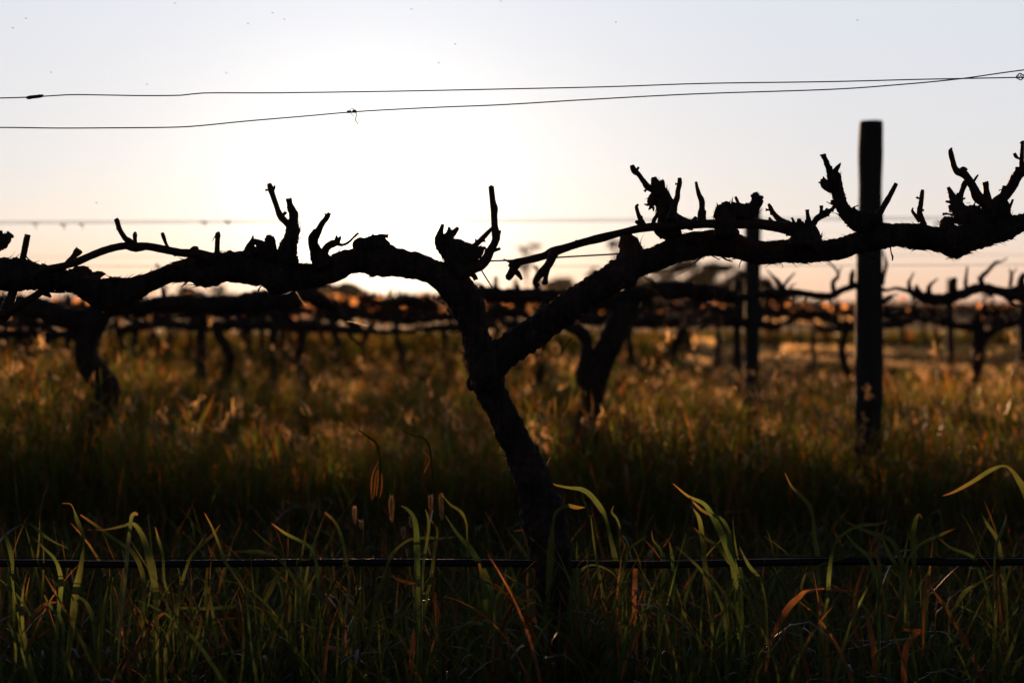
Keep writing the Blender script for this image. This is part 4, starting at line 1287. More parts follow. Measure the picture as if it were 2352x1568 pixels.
def blades(n, X, Y, Hh, wid, segs, rr, droop=1.0, dry=0.15, fold=True, face=0.5):
    """n curved ribbons; returns V, F, colours"""
    az = rr.uniform(0, 2 * np.pi, n)
    th0 = np.abs(rr.normal(0, .16, n))
    kap = rr.gamma(2.0, .45, n) * droop
    kink = rr.uniform(.35, .9, n)
    kamp = (rr.random(n) < .35) * rr.uniform(.5, 1.8, n) * droop
    t = np.linspace(0, 1, segs + 1)
    th = th0[:, None] + kap[:, None] * t[None] ** 2.2 + kamp[:, None] / (1 + np.exp(-(t[None] - kink[:, None]) * 22))
    th = np.minimum(th, 2.7)
    ds = Hh[:, None] / segs
    r_ = np.concatenate([np.zeros((n, 1)), np.cumsum(np.sin(th[:, :-1]) * ds, 1)], 1)
    z_ = np.concatenate([np.zeros((n, 1)), np.cumsum(np.cos(th[:, :-1]) * ds, 1)], 1)
    wob = rr.normal(0, .02, (n, 1)) * np.sin(t[None] * 5 + rr.uniform(0, 6, (n, 1)))
    px = X[:, None] + r_ * np.cos(az)[:, None] + wob
    py = Y[:, None] + r_ * np.sin(az)[:, None]
    pz = z_
    # width direction: rotates along the blade
    wa = rr.uniform(-1.0, 1.0, n)[:, None] * face * 1.6 + rr.normal(0, .9, n)[:, None] * t[None]
    wx, wy = np.cos(wa), np.sin(wa)
    prof = np.minimum(1, (t * 6 + .45)) * np.clip((1 - t ** 3.0), 0, 1) ** .8
    prof[-1] = .03
    w = wid[:, None] * prof[None] * .5
    V = np.zeros((n, segs + 1, 2, 3))
    for s, sg in ((0, -1), (1, 1)):
        V[:, :, s, 0] = px + sg * w * wx
        V[:, :, s, 1] = py + sg * w * wy
        V[:, :, s, 2] = pz + sg * w * .15
    idx = np.arange(n * (segs + 1) * 2).reshape(n, segs + 1, 2)
    Fc = np.stack([idx[:, :-1, 0], idx[:, :-1, 1], idx[:, 1:, 1], idx[:, 1:, 0]], -1).reshape(-1, 4)
    k = rr.random(n)
    base = GREEN[None] * (1 - k[:, None]) + OLIVE[None] * k[:, None]
    isd = rr.random(n) < dry
    base[isd] = DRY * rr.uniform(.6, 1.2, (isd.sum(), 1))
    base *= rr.uniform(.7, 1.25, (n, 1))
    tipd = (rr.random(n) < .4)[:, None, None] * np.clip((t - .7) / .3, 0, 1)[None, :, None]
    c = base[:, None, :] * (1 - tipd) + DRY[None, None] * tipd
    c = np.repeat(c[:, :, None, :], 2, 2).reshape(-1, 3)
    return V.reshape(-1, 3), Fc, c


def merge(parts):
    V, Fc, C = [], [], []
    o = 0
    for v, f, c in parts:
        V.append(v)
        Fc.append(f + o)
        C.append(c)
        o += len(v)
    return np.concatenate(V), np.concatenate(Fc), np.concatenate(C)


def heads(n, X, Y, Z, L, wd, rr, col=STRAW, lean=.35):
    """spindle seed heads with bristles (each a 5-ring, 5-sided spindle)"""
    k, sd_ = 5, 5
    t = np.linspace(0, 1, k)
    az = rr.uniform(0, 6.283, n)
    ln = np.abs(rr.normal(0, lean, n))
    dx, dy, dz = np.sin(ln) * np.cos(az), np.sin(ln) * np.sin(az), np.cos(ln)
    prof = np.array([.25, .95, 1.0, .7, .08])
    th = np.linspace(0, 2 * np.pi, sd_, endpoint=False)
    V = np.zeros((n, k, sd_, 3))
    for i in range(k):
        bend = (t[i] ** 2) * .3
        cx = X + dx * L * (t[i] + bend)
        cy = Y + dy * L * (t[i] + bend)
        cz = Z + dz * L * t[i]
        for j in range(sd_):
            V[:, i, j, 0] = cx + np.cos(th[j]) * wd * prof[i] * .5
            V[:, i, j, 1] = cy + np.sin(th[j]) * wd * prof[i] * .5
            V[:, i, j, 2] = cz
    idx = np.arange(n * k * sd_).reshape(n, k, sd_)
    a, b = idx[:, :-1], idx[:, 1:]
    Fc = np.stack([a, np.roll(a, -1, 2), np.roll(b, -1, 2), b], -1).reshape(-1, 4)
    c = np.repeat(col[None] * rr.uniform(.6, 1.25, (n, 1)), k * sd_, 0)
    return V.reshape(-1, 3), Fc, c


def strip_density(y):
    dmin = np.min(np.abs(y[:, None] - np.array(ROWS)[None]), 1)
    return np.exp(-(dmin / .62) ** 4)


rr = np.random.default_rng(101)
parts = []
# under the nearest row: broad arching blades with shorter ones below
n = 2000
X = rr.uniform(-1.7, 1.7, n)
Yp = Y1 + rr.uniform(-.42, .40, n)
parts.append(blades(n, X, Yp, np.minimum(rr.gamma(9, .031, n) + .06, .47), rr.uniform(.003, .010, n), 14, rr, 1.4, .12))
n = 4800
X = rr.uniform(-1.8, 1.8, n)
Yp = Y1 + rr.uniform(-.5, .6, n)
parts.append(blades(n, X, Yp, rr.uniform(.08, .30, n), rr.uniform(.002, .006, n), 9, rr, 1.5, .15))
n = 240
X = rr.uniform(-1.7, 1.7, n)
Yp = Y1 + rr.uniform(-.4, .5, n)
parts.append(blades(n, X, Yp, rr.uniform(.2, .42, n), rr.uniform(.0012, .0022, n), 8, rr, .5, .5))
n = 150      # the clump growing up round the foot of the nearest vine
X = rr.uniform(.02, .19, n)
Yp = rr.uniform(2.38, 2.66, n)
parts.append(blades(n, X, Yp, rr.uniform(.2, .52, n), rr.uniform(.005, .011, n), 14, rr, 1.2, .15))
# alley between first and second row: short
n = 16000
Yp = rr.uniform(3.2, 5.2, n)
X = rr.uniform(-.42, .42, n) * Yp
parts.append(blades(n, X, Yp, rr.gamma(5, .028, n) + .04, rr.uniform(.003, .007, n), 6, rr, 1.3, .2))
nearV = merge(parts)
make_stuff('tall_grass', *nearV, 'tall green and rust blades of grass beneath the nearest vine', 'grass')

MEADOW_GLOW = np.array([2.0, 1.75, 1.0])      # seeding, half-dried grass, colour raised further to hold the backlit sun glow
parts = []
# rows 2..: tall strips, dense
for (y0, y1, n, hs, w0, w1, seg) in ((5.05, 6.6, 10500, .40, .003, .009, 7), (6.6, 8.1, 7000, .18, .004, .009, 5), (8.1, 9.7, 10500, .38, .004, .010, 5), (9.7, 13, 10000, .20, .006, .014, 4), (13, 20, 16000, .24, .009, .02, 4), (20, 42, 18000, .26, .02, .05, 3)):
    Yp = rr.uniform(y0, y1, n)
    X = rr.uniform(-.40, .40, n) * (Yp + .5)
    patch = (.98 if y0 < 9 else .80) + .32 * np.sin(X * 1.7 + Yp) * np.sin(X * .6 - Yp * .8 + 1)
    Hh = np.clip(rr.gamma(8, hs / 8, n), .06, .60) * patch
    if y0 > 8 and y0 < 13:
        Hh = np.where((X / Yp > .16), Hh * .74, Hh)
    if y0 >= 20:
        keep = ~((X / Yp > .12) & (Yp < 34))
        Hh = np.where(keep, Hh, Hh * .15)
    elif y0 >= 13:
        Hh = np.where((X / Yp > .09), Hh * .30, Hh)
    vb, fb, cb = blades(n, X, Yp, Hh, rr.uniform(w0, w1, n), seg, rr, .8, .20, face=.5)
    parts.append((vb, fb, np.minimum(cb * (MEADOW_GLOW if y0 < 9 else MEADOW_GLOW * .38)[None], .4)))
    m_ = n // 12
    i_ = rr.choice(n, m_, replace=False)
    sc_ = 1 + (Yp[i_] > 9.7) * .5
    if y1 <= 20:
        hz = Hh[i_] * rr.uniform(.75, 1.15, m_)
        tone = rr.uniform(.3, 1.1, (m_, 1))
        for q in range(3):        # each furry head: a tuft of short pale bristle blades on its stalk
            vb, fb, cb = blades(m_, X[i_] + rr.normal(0, .003, m_), Yp[i_] + rr.normal(0, .003, m_), rr.uniform(.03, .085, m_), rr.uniform(.004, .009, m_) * sc_, 3, rr, .12, 0, face=.3)
            nb = len(vb) // m_
            vb[:, 2] += np.repeat(hz, nb)
            parts.append((vb, fb, np.repeat(STRAW[None] * tone, nb, 0)))
# bright orange straw added to make the golden light streaks at the right
for pts in ([(1740, 824, 826), (1790, 816, 824), (1850, 821, 833), (1880, 826, 832), (1925, 832, 835), (1960, 830, 843), (2060, 835, 849), (2150, 840, 853), (2215, 845, 856), (2240, 850, 854)],
            [(1800, 801, 804), (1870, 799, 806), (1950, 804, 813), (2020, 808, 817), (2060, 812, 818)],
            [(1545, 823, 825), (1575, 822, 830), (1620, 829, 838), (1632, 836, 839)], [(1590, 786, 788), (1620, 783, 791), (1650, 788, 794)],
            [(1478, 786, 787), (1500, 790, 798), (1524, 802, 808)], [(2262, 852, 856), (2275, 850, 861), (2290, 854, 858)],
            [(1760, 741, 742), (1850, 738, 741), (1960, 736, 740)], [(2030, 722, 725), (2100, 716, 720), (2160, 712, 714)]):
    a_p = np.array(pts, float)
    m_ = int((a_p[-1, 0] - a_p[0, 0]) * 1.5)
    u_ = rr.uniform(a_p[0, 0], a_p[-1, 0], m_)
    v_ = rr.uniform(0, 1, m_)
    v_ = np.interp(u_, a_p[:, 0], a_p[:, 1]) * (1 - v_) + np.interp(u_, a_p[:, 0], a_p[:, 2]) * v_
    Yp = (CAM_H - .04) * F / (v_ - 705)
    X = (u_ - 1176) * Yp / F
    k_ = Yp / 20
    vb, fb, cb = blades(m_, X, Yp, rr.uniform(.05, .15, m_) * np.sqrt(k_), rr.uniform(.012, .035, m_) * k_, 3, rr, .25, 0, face=.12)
    cb[:] = np.array([.95, .64, .28])  # glow of the sunlit streak put into the colour
    parts.append((vb, fb, cb))
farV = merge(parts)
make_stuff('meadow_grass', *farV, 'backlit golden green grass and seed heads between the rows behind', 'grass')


# blades copied one by one from the photograph (same plane as the nearest row)
def G6(L): return [(x * .3776, 976 + y * .3776, w * .3776) for x, y, w in L]
def G7(L): return [(746.5 + x * .3776, 976 + y * .3776, w * .3776) for x, y, w in L]
def G8(L): return [(1493 + x * .3776, 976 + y * .3776, w * .3776) for x, y, w in L]


g = [G6(L) for L in [
    [(5, 620, 5), (40, 690, 26), (70, 800, 28), (78, 930, 14), (85, 1150, 20), (80, 1500, 18)],
    [(-60, 900, 20), (-30, 780, 24), (0, 700, 24), (80, 630, 28), (150, 598, 14), (200, 610, 16), (260, 665, 22), (330, 710, 10), (415, 750, 2)][::-1],
    [(190, 670, 3), (260, 740, 14), (330, 810, 20), (365, 900, 28), (370, 1000, 30), (350, 1200, 26), (330, 1400, 24), (320, 1700, 20)],
    [(380, 475, 4), (430, 480, 6), (455, 530, 12), (470, 580, 30), (505, 670, 24), (510, 720, 14), (490, 870, 36), (460, 1020, 52), (435, 1250, 46), (400, 1500, 30), (390, 1700, 20)],
    [(838, 545, 10), (820, 538, 24), (800, 560, 30), (790, 640, 30), (775, 750, 44), (765, 900, 40), (745, 1100, 36), (720, 1400, 30), (710, 1700, 20)],
    [(530, 635, 3), (640, 635, 10), (740, 615, 16), (810, 600, 22), (860, 660, 30), (890, 740, 40), (920, 850, 50), (945, 1000, 36), (950, 1150, 28), (960, 1400, 24), (960, 1700, 20)],
    [(490, 545, 8), (570, 600, 18), (680, 680, 20), (760, 735, 24), (820, 790, 30), (860, 880, 32), (880, 1000, 30), (870, 1200, 26), (900, 1500, 22), (900, 1700, 20)],
    [(945, 620, 3), (965, 700, 16), (990, 790, 18), (1000, 950, 16), (1040, 1080, 12), (1060, 1400, 12)],
    [(1340, 600, 2), (1290, 670, 22), (1180, 770, 20), (1140, 850, 18), (1100, 980, 24), (1060, 1150, 26), (1010, 1350, 24), (1000, 1700, 20)],
    [(1245, 535, 3), (1290, 620, 14), (1330, 720, 20), (1370, 830, 30), (1420, 900, 26), (1480, 1000, 20), (1520, 1200, 16), (1540, 1500, 14)],
    [(1330, 760, 3), (1450, 768, 14), (1560, 768, 24), (1660, 790, 16), (1730, 850, 18), (1800, 960, 20), (1830, 1100, 18), (1850, 1500, 16)],
    [(1655, 598, 3), (1740, 660, 18), (1880, 735, 20), (1920, 820, 24), (1935, 950, 24), (1925, 1150, 20), (1900, 1500, 20)],
    [(1535, 630, 2), (1620, 710, 8), (1700, 770, 8), (1740, 860, 8), (1760, 1200, 8)],
    [(1980, 800, 4), (1850, 820, 14), (1750, 860, 20), (1690, 920, 36), (1640, 1010, 36), (1600, 1120, 24), (1580, 1400, 20)],
    [(740, 870, 4), (690, 910, 20), (660, 1010, 30), (630, 1150, 36), (600, 1400, 30), (590, 1700, 20)],
    [(260, 1010, 2), (300, 1090, 16), (370, 1180, 24), (385, 1300, 20), (380, 1600, 20)],
    [(480, 1045, 12), (510, 1065, 20), (540, 1110, 30), (570, 1200, 34), (580, 1400, 24), (585, 1700, 20)],
    [(1100, 1110, 16), (1250, 1115, 22), (1400, 1105, 26), (1490, 1090, 18), (1580, 1160, 24), (1650, 1260, 20), (1700, 1600, 16)],
    [(650, 1345, 8), (655, 1370, 34), (690, 1440, 34), (700, 1600, 20)],
    [(1225, 1170, 14), (1205, 1270, 24), (1170, 1380, 22), (1150, 1600, 18)]]]
g += [G7(L) for L in [
    [(0, 530, 18), (60, 590, 22), (100, 680, 26), (125, 800, 24), (145, 950, 28), (130, 1100, 30), (105, 1350, 24), (90, 1700, 20)],
    [(465, 490, 8), (500, 510, 20), (540, 560, 26), (555, 640, 36), (560, 800, 40), (565, 1000, 30), (570, 1300, 22), (560, 1700, 20)],
    [(610, 510, 3), (630, 580, 20), (625, 680, 18), (600, 840, 20), (590, 1000, 18), (585, 1500, 16)],
    [(640, 570, 8), (680, 640, 20), (665, 780, 30), (640, 950, 30), (600, 1150, 30), (580, 1350, 28), (570, 1700, 20)],
    [(790, 680, 3), (700, 688, 14), (620, 685, 20), (520, 695, 18), (450, 740, 16), (400, 800, 26), (370, 880, 18), (320, 1050, 44), (290, 1180, 36), (260, 1400, 20), (250, 1700, 16)],
    [(730, 545, 3), (790, 640, 18), (830, 690, 26), (890, 760, 40), (940, 840, 36), (990, 940, 44), (1020, 1050, 36), (1035, 1200, 28), (1050, 1500, 24), (1050, 1700, 20)],
    [(938, 840, 16), (965, 980, 30), (975, 1100, 30), (975, 1300, 26), (970, 1700, 20)],
    [(1105, 935, 2), (1070, 1010, 18), (1035, 1100, 16), (1020, 1500, 16)],
    [(710, 420, 3), (760, 480, 14), (830, 530, 20), (860, 600, 14), (865, 680, 12), (880, 1200, 12)],
    [(1240, 325, 3), (1340, 350, 12), (1470, 378, 16), (1560, 390, 30), (1620, 430, 34), (1680, 510, 36), (1710, 570, 20), (1740, 700, 30), (1775, 850, 40), (1800, 1000, 30), (1810, 1300, 20), (1810, 1700, 18)],
    [(1580, 500, 3), (1530, 500, 24), (1460, 490, 22), (1400, 540, 22), (1385, 620, 20), (1375, 750, 46), (1365, 900, 40), (1355, 1050, 24), (1350, 1250, 20), (1350, 1700, 18)],
    [(1195, 455, 3), (1250, 520, 20), (1340, 570, 24), (1410, 620, 26), (1450, 710, 30), (1480, 850, 36), (1510, 1000, 36), (1525, 1200, 20), (1530, 1700, 18)],
    [(1145, 645, 3), (1230, 632, 16), (1320, 622, 16), (1390, 645, 14), (1440, 720, 14), (1470, 1000, 14), (1480, 1600, 14)],
    [(1200, 610, 6), (1280, 690, 18), (1370, 760, 20), (1430, 850, 22), (1445, 960, 24), (1435, 1120, 36), (1410, 1300, 30), (1400, 1700, 20)],
    [(1310, 730, 8), (1300, 850, 34), (1330, 980, 36), (1340, 1100, 26), (1345, 1300, 20), (1345, 1700, 18)],
    [(1970, 665, 2), (1890, 720, 18), (1840, 770, 20), (1820, 880, 26), (1815, 960, 20), (1850, 1100, 20), (1860, 1600, 18)],
    [(1755, 490, 4), (1745, 530, 14), (1780, 580, 14), (1795, 690, 10), (1800, 1200, 10)],
    [(1090, 905, 3), (1170, 955, 18), (1270, 1010, 20), (1320, 1100, 22), (1340, 1200, 20), (1350, 1600, 16)],
    [(1790, 950, 4), (1740, 890, 12), (1640, 850, 14), (1560, 880, 18), (1500, 990, 18), (1480, 1140, 18), (1470, 1600, 16)],
    [(690, 1255, 3), (850, 1215, 14), (960, 1205, 22), (1080, 1230, 22), (1180, 1310, 22), (1240, 1450, 20), (1260, 1700, 16)],
    [(870, 1225, 12), (890, 1290, 26), (870, 1400, 30), (860, 1600, 24)],
    [(1035, 1370, 20), (1020, 1450, 34), (1000, 1600, 26)]]]
g += [G8(L) for L in [
    [(140, 355, 3), (230, 430, 16), (330, 480, 26), (390, 570, 36), (430, 650, 44), (480, 770, 46), (520, 880, 40), (545, 960, 30), (560, 1200, 24), (560, 1700, 20)],
    [(240, 440, 6), (320, 520, 20), (430, 570, 26), (475, 640, 28), (490, 760, 40), (520, 950, 40), (540, 1100, 50), (560, 1300, 40), (560, 1700, 30)],
    [(262, 505, 4), (300, 570, 26), (320, 700, 30), (330, 820, 30), (350, 950, 36), (375, 1100, 24), (380, 1400, 20)],
    [(820, 290, 2), (860, 370, 14), (910, 420, 26), (970, 490, 26), (990, 560, 18), (1000, 680, 30), (1020, 790, 36), (1025, 920, 24), (1030, 1100, 20), (1030, 1700, 16)],
    [(1450, 575, 3), (1390, 600, 14), (1280, 610, 24), (1200, 645, 20), (1140, 700, 24), (1110, 770, 24), (1090, 900, 36), (1080, 1050, 30), (1060, 1200, 24), (1060, 1700, 20)],
    [(1165, 570, 2), (1250, 615, 14), (1350, 655, 22), (1450, 690, 26), (1500, 750, 30), (1540, 860, 34), (1570, 950, 30), (1600, 1100, 36), (1600, 1300, 24), (1600, 1700, 20)],
    [(1655, 570, 8), (1638, 546, 20), (1615, 580, 28), (1600, 680, 40), (1605, 800, 34), (1605, 940, 30), (1600, 1200, 30), (1600, 1700, 20)],
    [(1860, 625, 3), (1760, 670, 22), (1650, 720, 18), (1590, 790, 22), (1560, 870, 24), (1550, 1200, 20)],
    [(1180, 645, 3), (1250, 730, 20), (1330, 800, 24), (1365, 900, 28), (1390, 1000, 20), (1400, 1400, 20)],
    [(1400, 655, 3), (1440, 750, 24), (1500, 860, 34), (1540, 960, 34), (1590, 1040, 30), (1600, 1400, 20)],
    [(1780, 430, 3), (1850, 405, 16), (1960, 345, 26), (2070, 275, 28), (2150, 247, 14), (2200, 275, 20), (2240, 330, 34), (2290, 420, 50), (2330, 600, 40), (2340, 1000, 30), (2340, 1700, 20)],
    [(2010, 525, 3), (2050, 600, 20), (2110, 690, 26), (2135, 800, 30), (2155, 960, 34), (2170, 1150, 24), (2180, 1700, 20)],
    [(2170, 540, 3), (2150, 620, 20), (2110, 720, 20), (2095, 850, 14), (2100, 1200, 14)],
    [(1750, 680, 3), (1830, 745, 18), (1960, 800, 26), (2010, 900, 24), (2050, 1020, 22), (2060, 1300, 16)],
    [(2130, 880, 4), (2000, 960, 16), (1920, 1010, 30), (1860, 1100, 24), (1820, 1200, 20), (1800, 1600, 18)],
    [(150, 730, 2), (230, 800, 16), (310, 880, 20), (360, 950, 22), (400, 1020, 22), (460, 1200, 20), (470, 1600, 18)],
    [(265, 620, 2), (340, 690, 18), (420, 740, 24), (470, 820, 20), (520, 920, 20), (540, 1300, 20)],
    [(545, 740, 3), (600, 850, 22), (660, 920, 22), (690, 980, 18), (710, 1150, 16), (720, 1600, 16)],
    [(10, 640, 3), (20, 700, 12), (60, 750, 20), (85, 830, 34), (80, 950, 34), (60, 1150, 24), (50, 1600, 20)],
    [(115, 700, 3), (135, 800, 24), (145, 950, 22), (150, 1150, 18), (155, 1600, 16)],
    [(1250, 785, 3), (1150, 815, 14), (1050, 845, 12), (970, 880, 14), (930, 950, 16), (910, 1100, 18), (900, 1500, 16)],
    [(735, 830, 2), (790, 930, 12), (840, 1020, 14), (870, 1150, 14), (880, 1500, 14)],
    [(1365, 735, 3), (1395, 830, 20), (1400, 920, 24), (1390, 1100, 16), (1390, 1500, 14)]]]
gdry = [G6(L) for L in [[(345, 1075, 8), (270, 1090, 24), (200, 1160, 34), (160, 1260, 30), (140, 1600, 20)], [(80, 1370, 4), (140, 1340, 20), (200, 1310, 16), (300, 1240, 12)], [(1440, 1170, 8), (1330, 1185, 16), (1290, 1250, 18), (1260, 1450, 20)], [(430, 880, 4), (450, 960, 14), (470, 1040, 10)],
                        [(1000, 1140, 16), (960, 1170, 22), (900, 1250, 30), (860, 1350, 30), (800, 1500, 26)], [(1350, 1230, 10), (1360, 1300, 26), (1340, 1400, 24), (1330, 1600, 20)]]]
gdry += [G7(L) for L in [[(1898, 822, 24), (1888, 850, 30), (1885, 950, 32), (1880, 1100, 30), (1890, 1250, 24), (1900, 1600, 20)], [(1290, 1055, 4), (1180, 1075, 22), (1120, 1120, 18), (1080, 1230, 16), (1070, 1500, 16)], [(1335, 1140, 20), (1280, 1180, 40), (1240, 1240, 34), (1200, 1400, 24)],
                         [(895, 1200, 16), (950, 1155, 26), (1010, 1180, 26), (1100, 1260, 20), (1130, 1500, 16)], [(380, 905, 3), (450, 940, 18), (540, 965, 22), (612, 982, 14)], [(672, 1015, 16), (668, 1060, 30), (685, 1150, 36), (680, 1250, 26), (670, 1600, 20)], [(540, 1230, 10), (535, 1330, 40), (525, 1450, 34), (520, 1600, 20)],
                         [(655, 515, 4), (645, 560, 12), (640, 600, 6)], [(0, 1350, 20), (70, 1360, 26), (150, 1420, 20), (180, 1600, 16)], [(200, 1360, 20), (190, 1450, 50), (185, 1600, 50)], [(825, 1430, 16), (820, 1500, 30), (815, 1600, 24)], [(1575, 990, 4), (1600, 1050, 14), (1605, 1200, 30), (1600, 1400, 20)],
                         [(0, 1020, 20), (40, 1070, 16), (80, 1130, 14), (120, 1250, 18), (130, 1500, 16)]]]
gdry += [G8(L) for L in [[(1270, 1005, 8), (1150, 1003, 20), (1050, 990, 18), (960, 1000, 20), (900, 1050, 34), (840, 1110, 40), (790, 1200, 36), (740, 1300, 24), (700, 1500, 16)], [(1025, 1030, 30), (1035, 1150, 40), (1060, 1300, 50), (1080, 1450, 40), (1090, 1600, 30)], [(150, 580, 3), (140, 640, 16), (110, 700, 12), (80, 740, 8)],
                         [(1330, 1115, 16), (1330, 1200, 30), (1360, 1350, 36), (1370, 1600, 26)], [(1690, 1000, 24), (1700, 920, 24), (1685, 950, 26), (1670, 1040, 22), (1660, 1400, 18)], [(680, 1220, 14), (690, 1300, 40), (670, 1450, 44), (660, 1600, 30)], [(0, 1130, 10), (60, 1165, 16), (130, 1190, 18), (170, 1260, 20), (180, 1500, 16)],
                         [(1410, 1140, 6), (1450, 1155, 16), (1495, 1170, 6)], [(1540, 1240, 16), (1600, 1250, 24), (1640, 1250, 20), (1560, 1350, 40), (1540, 1600, 40)][::1], [(350, 1190, 10), (400, 1160, 14), (450, 1130, 8)]]]


def traced_blade(L, seed, dry):
    rr_ = np.random.default_rng(seed)
    P = catmull(np.array(L, float), 5)
    n = len(P)
    y = Y1 + rr_.uniform(-.22, .12)
    k = Y1 / y
    tw = rr_.uniform(-.5, .5) + rr_.uniform(-1, 1) * np.linspace(0, 1, n) * .9
    yy = y + rr_.uniform(-.08, .08) * (1 - np.linspace(0, 1, n)) ** 1.5
    C = np.array([W(u, v, q) for (u, v, _), q in zip(P, yy)])
    T = np.gradient(C, axis=0)
    T /= np.linalg.norm(T, axis=1)[:, None]
    S = np.cross(T, np.array([0, 1.0, 0]))
    S /= np.linalg.norm(S, axis=1)[:, None] + 1e-9
    D = np.cross(S, T)
    wv = S * np.cos(tw)[:, None] + D * np.sin(tw)[:, None]
    w = np.maximum(P[:, 2], .8) * PX(Y1) * .5 * .92
    V = np.stack([C - wv * w[:, None], C + D * w[:, None] * .18, C + wv * w[:, None]], 1)
    idx = np.arange(n * 3).reshape(n, 3)
    Fc = np.concatenate([np.stack([idx[:-1, a], idx[:-1, a + 1], idx[1:, a + 1], idx[1:, a]], -1) for a in (0, 1)])
    kk = rr_.random()
    base = DRY * rr_.uniform(.8, 1.2) if dry else (GREEN * (1 - kk) + OLIVE * kk) * rr_.uniform(.85, 1.25)
    t = np.linspace(0, 1, n)
    tip = np.clip((.22 - t) / .22, 0, 1)[:, None] * (0.8 if rr_.random() < .6 else .1)
    c = base[None] * (1 - tip) + DRY[None] * tip
    return V.reshape(-1, 3), Fc, np.repeat(c, 3, 0)


parts = [traced_blade(L, 1000 + i, False) for i, L in enumerate(g)] + [traced_blade(L, 2000 + i, True) for i, L in enumerate(gdry)]
make_stuff('tall_grass', *merge(parts), 'broad arching grass leaves standing highest over the black pipe', 'grass')


# two wild oat stalks and the furry seed heads, each a plant of its own
def grass_plant(name, stem, spikelets, Y, label, cat, group=None, wsp=1.0, col=STRAW, furry=False):
    base = W(stem[-1][0], 900, Y)
    base[2] = 0.0
    root = empty(name, base)
    tag(root, label, cat, group)
    mb = MB()
    P = trace([(u, v, r) for u, v, r in stem], Y)
    end = P[-1].copy()
    end[2] = -.01
    P = np.vstack([P, end[None]])
    limb(mb, P, 6, .006, 0, 0, 1, pit=0)
    mb.build('stem', M_GRASS, root, col=OLIVE)
    for L in spikelets:
        mb = MB()
        limb(mb, trace([(p[0], p[1], p[2] * wsp) for p in L], Y, random.uniform(-.01, .01)), 7, .0015, .2, .1, random.randrange(99), pit=.1, strips=14)
        if furry:
            A_ = trace(L, Y)
            rq = np.random.default_rng(len(L) + int(L[0][0]))
            for _ in range(260):
                t_b = rq.uniform(.05, 1.0)
                k_b = t_b * (len(A_) - 1)
                i_b = min(int(k_b), len(A_) - 2)
                c_b = A_[i_b] * (1 - (k_b - i_b)) + A_[i_b + 1] * (k_b - i_b)
                an = rq.uniform(0, 6.283)
                out_b = np.array([math.cos(an), math.sin(an), 0])
                ln = rq.uniform(.005, .011)
                p0 = c_b[:3] + out_b * c_b[3] * .6
                p1 = p0 + (out_b * .55 + np.array([0, 0, .85])) * ln
                sv = np.array([-math.sin(an), math.cos(an), 0]) * .00028
                mb.add([p0 - sv, p0 + sv, p1], [(0, 1, 2)])
        mb.build('seed_head', M_GRASS, root, col=col)


grass_plant('wild_oat', G7([(205, 30, 3), (260, 70, 6), (310, 110, 7), (330, 180, 9), (336, 280, 7), (325, 420, 4), (320, 600, 4), (300, 900, 4), (260, 1300, 4), (250, 1560, 4)]),
            [G7([(325, 220, 3), (290, 300, 8), (282, 380, 10), (285, 460, 2)]), G7([(325, 260, 3), (308, 320, 8), (300, 400, 8), (292, 450, 2)]), G7([(330, 270, 3), (346, 320, 9), (344, 390, 9), (332, 440, 2)]), G7([(325, 250, 3), (322, 330, 8), (315, 400, 8), (312, 430, 2)])], Y1 + .05,
            'tall drooping oat stalk with rust-lit spikelets left of the nearest trunk', 'grass plant', wsp=.6, col=STRAW * .7)
grass_plant('wild_oat', G7([(470, 30, 3), (540, 65, 5), (600, 80, 6), (635, 130, 7), (645, 200, 5), (655, 300, 4), (675, 450, 4), (680, 700, 4), (680, 1200, 4), (680, 1560, 4)]),
            [G7([(588, 145, 2), (612, 175, 6), (640, 200, 4)]), G7([(640, 210, 3), (622, 250, 10), (598, 300, 2)])], Y1 + .06,
            'tall thin hooked grass stalk nearest the left of the main trunk', 'grass plant', wsp=.6, col=STRAW * .7)
for i, (x, y0_, y1_, w, lab) in enumerate([(403, 435, 595, 17, 'plumpest furry seed head left of the hooked stalk'), (642, 430, 560, 13, 'furry seed head left one of the close pair by the hooked stalk'), (706, 422, 582, 14, 'furry seed head right one of the close pair by the hooked stalk'),
                                           (180, 500, 610, 9, 'slim seed head left of the drooping oat stalk'), (220, 588, 640, 8, 'short low seed head left of the drooping oat stalk'), (476, 628, 700, 10, 'low seed head between the oat stalks'), (522, 570, 625, 9, 'small seed head between the oat stalks')]):
    st = G7([(x + 3, y1_ - 10, 3), (x + 6, y1_ + 60, 3), (x + 4, 900, 3), (x + 8, 1500, 3)])
    grass_plant('foxtail_grass', st, [G7([(x, y0_, w * .4), (x, y0_ + (y1_ - y0_) * .25, w), (x + 1, y0_ + (y1_ - y0_) * .6, w), (x + 3, y1_, w * .3)])], Y1 + .10 + .02 * i, lab, 'grass plant', 'furry seed heads by the trunk', wsp=.55, col=STRAW * .8, furry=True)


# ================================================================ spider webs
def web(name, lines, Y, label, r=.00004, cat='spider web'):
    mb = MB()
    for i, L in enumerate(lines):
        rr_ = random.Random(i)
        P = np.array([[*W(u, v, Y + rr_.uniform(-.02, .02)), r] for u, v in L])
        limb(mb, P, 4, .01, 0, 0, 0, pit=0)
    o = mb.build(name, M_SILK)
    centre_thing(o)
    tag(o, label, cat)


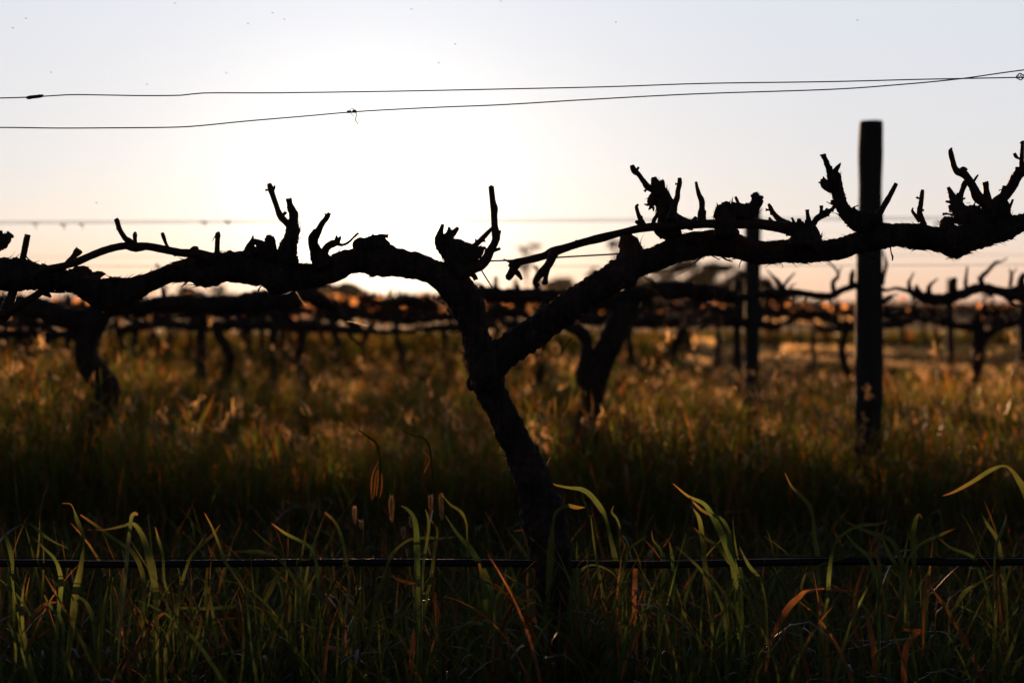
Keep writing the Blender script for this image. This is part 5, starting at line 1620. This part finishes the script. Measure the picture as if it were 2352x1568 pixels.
M_SILK, t_, p_ = mat('spider_silk')
p_.inputs['Base Color'].default_value = (.15, .13, .12, 1)
p_.inputs['Roughness'].default_value = .25
p_.inputs['Transmission Weight'].default_value = .5
nz_ = N(t_, 'ShaderNodeTexNoise')
nz_.inputs['Scale'].default_value = 80
t_.links.new(M_(t_, 'MULTIPLY_ADD', nz_.outputs[0], .3, .1), p_.inputs['Roughness'])
cw = (1605, 735)
lines = [[(1456, 657), (1500, 662), (1532, 696)], [(1532, 696), (1532, 720), (1512, 775)], [(1532, 696), (1534, 745)], [(1560, 682), (1573, 706), (1570, 740), (1556, 760)], [(1636, 645), (1642, 680), (1634, 700)],
         [(1636, 645), (1668, 670), (1650, 690)], [(1573, 706), (1530, 745)], [(1634, 700), (1660, 735), (1640, 770)], [(1634, 700), (1605, 735)], [(1532, 770), (1520, 808)], [(1556, 850), (1550, 870)], [(1554, 866), (1551, 880)]]
for a in range(11):
    an = a / 11 * 6.283 + .2 * math.sin(a * 5)
    q = 50 + 16 * math.sin(a * 3.1)
    lines.append([cw, (cw[0] + q * math.cos(an), cw[1] + q * .7 * math.sin(an))])
for q in range(2, 8):
    lines.append([(cw[0] + 7 * q * math.cos(a / 11 * 6.283) * (1 + .08 * math.sin(a * 2 + q)), cw[1] + 4.6 * q * math.sin(a / 11 * 6.283) + 1.5 * math.sin(a * 3)) for a in range(-1 + q % 2, 7)])
web('spider_web', lines, Y1 + .05, 'faint spider web hanging below the right vine arm')
web('spider_web', [[(960, 668), (1000, 692), (1026, 706)], [(1026, 706), (1022, 692), (1008, 690)], [(995, 690), (1012, 700), (1030, 722)]], Y1 + .01, 'tiny strand of web in the left angle of the nearest trunk')
web('spider_web', [[(0, 655), (8, 680), (17, 694)], [(0, 672), (10, 675), (22, 686)], [(2, 664), (14, 672), (20, 668)], [(0, 700), (10, 690), (30, 696)]], Y1 - .02, 'orange-lit web shreds at the left edge under the vine arm', .0003)
web('bark_fibre', [[(681, 670), (687, 682), (694, 692), (705, 703)]], Y1 + .02, 'short glowing fibre hanging under the low bulge of the left vine arm', .00025, 'fibre')
web('bark_fibre', [[(795, 737), (820, 742), (846, 749)]], Y1 + .02, 'thin glowing thread crossing the blurred vines left of the nearest trunk', .00025, 'fibre')


# ================================================================ haze: the sunlit evening air over the fields
def haze():
    mb = MB()
    x0, x1, y0, y1, z0, z1 = -1500, 1500, -80, 1000, -1.5, 16
    P = [(x0, y0, z0), (x1, y0, z0), (x1, y1, z0), (x0, y1, z0), (x0, y0, z1), (x1, y0, z1), (x1, y1, z1), (x0, y1, z1)]
    mb.add(P, [(0, 3, 2, 1), (4, 5, 6, 7), (0, 1, 5, 4), (1, 2, 6, 5), (2, 3, 7, 6), (3, 0, 4, 7)])
    m = bpy.data.materials.new('haze_air')
    m.use_nodes = True
    t = m.node_tree
    t.nodes.clear()
    out = N(t, 'ShaderNodeOutputMaterial')
    v = N(t, 'ShaderNodeVolumePrincipled')
    v.inputs['Color'].default_value = (.95, .93, .90, 1)
    v.inputs['Density'].default_value = 0.000010
    v.inputs['Anisotropy'].default_value = 0.8
    t.links.new(v.outputs[0], out.inputs['Volume'])
    o = mb.build('haze', m)
    tag(o, 'thin warm evening haze over the fields', 'haze', kind='stuff')


haze()
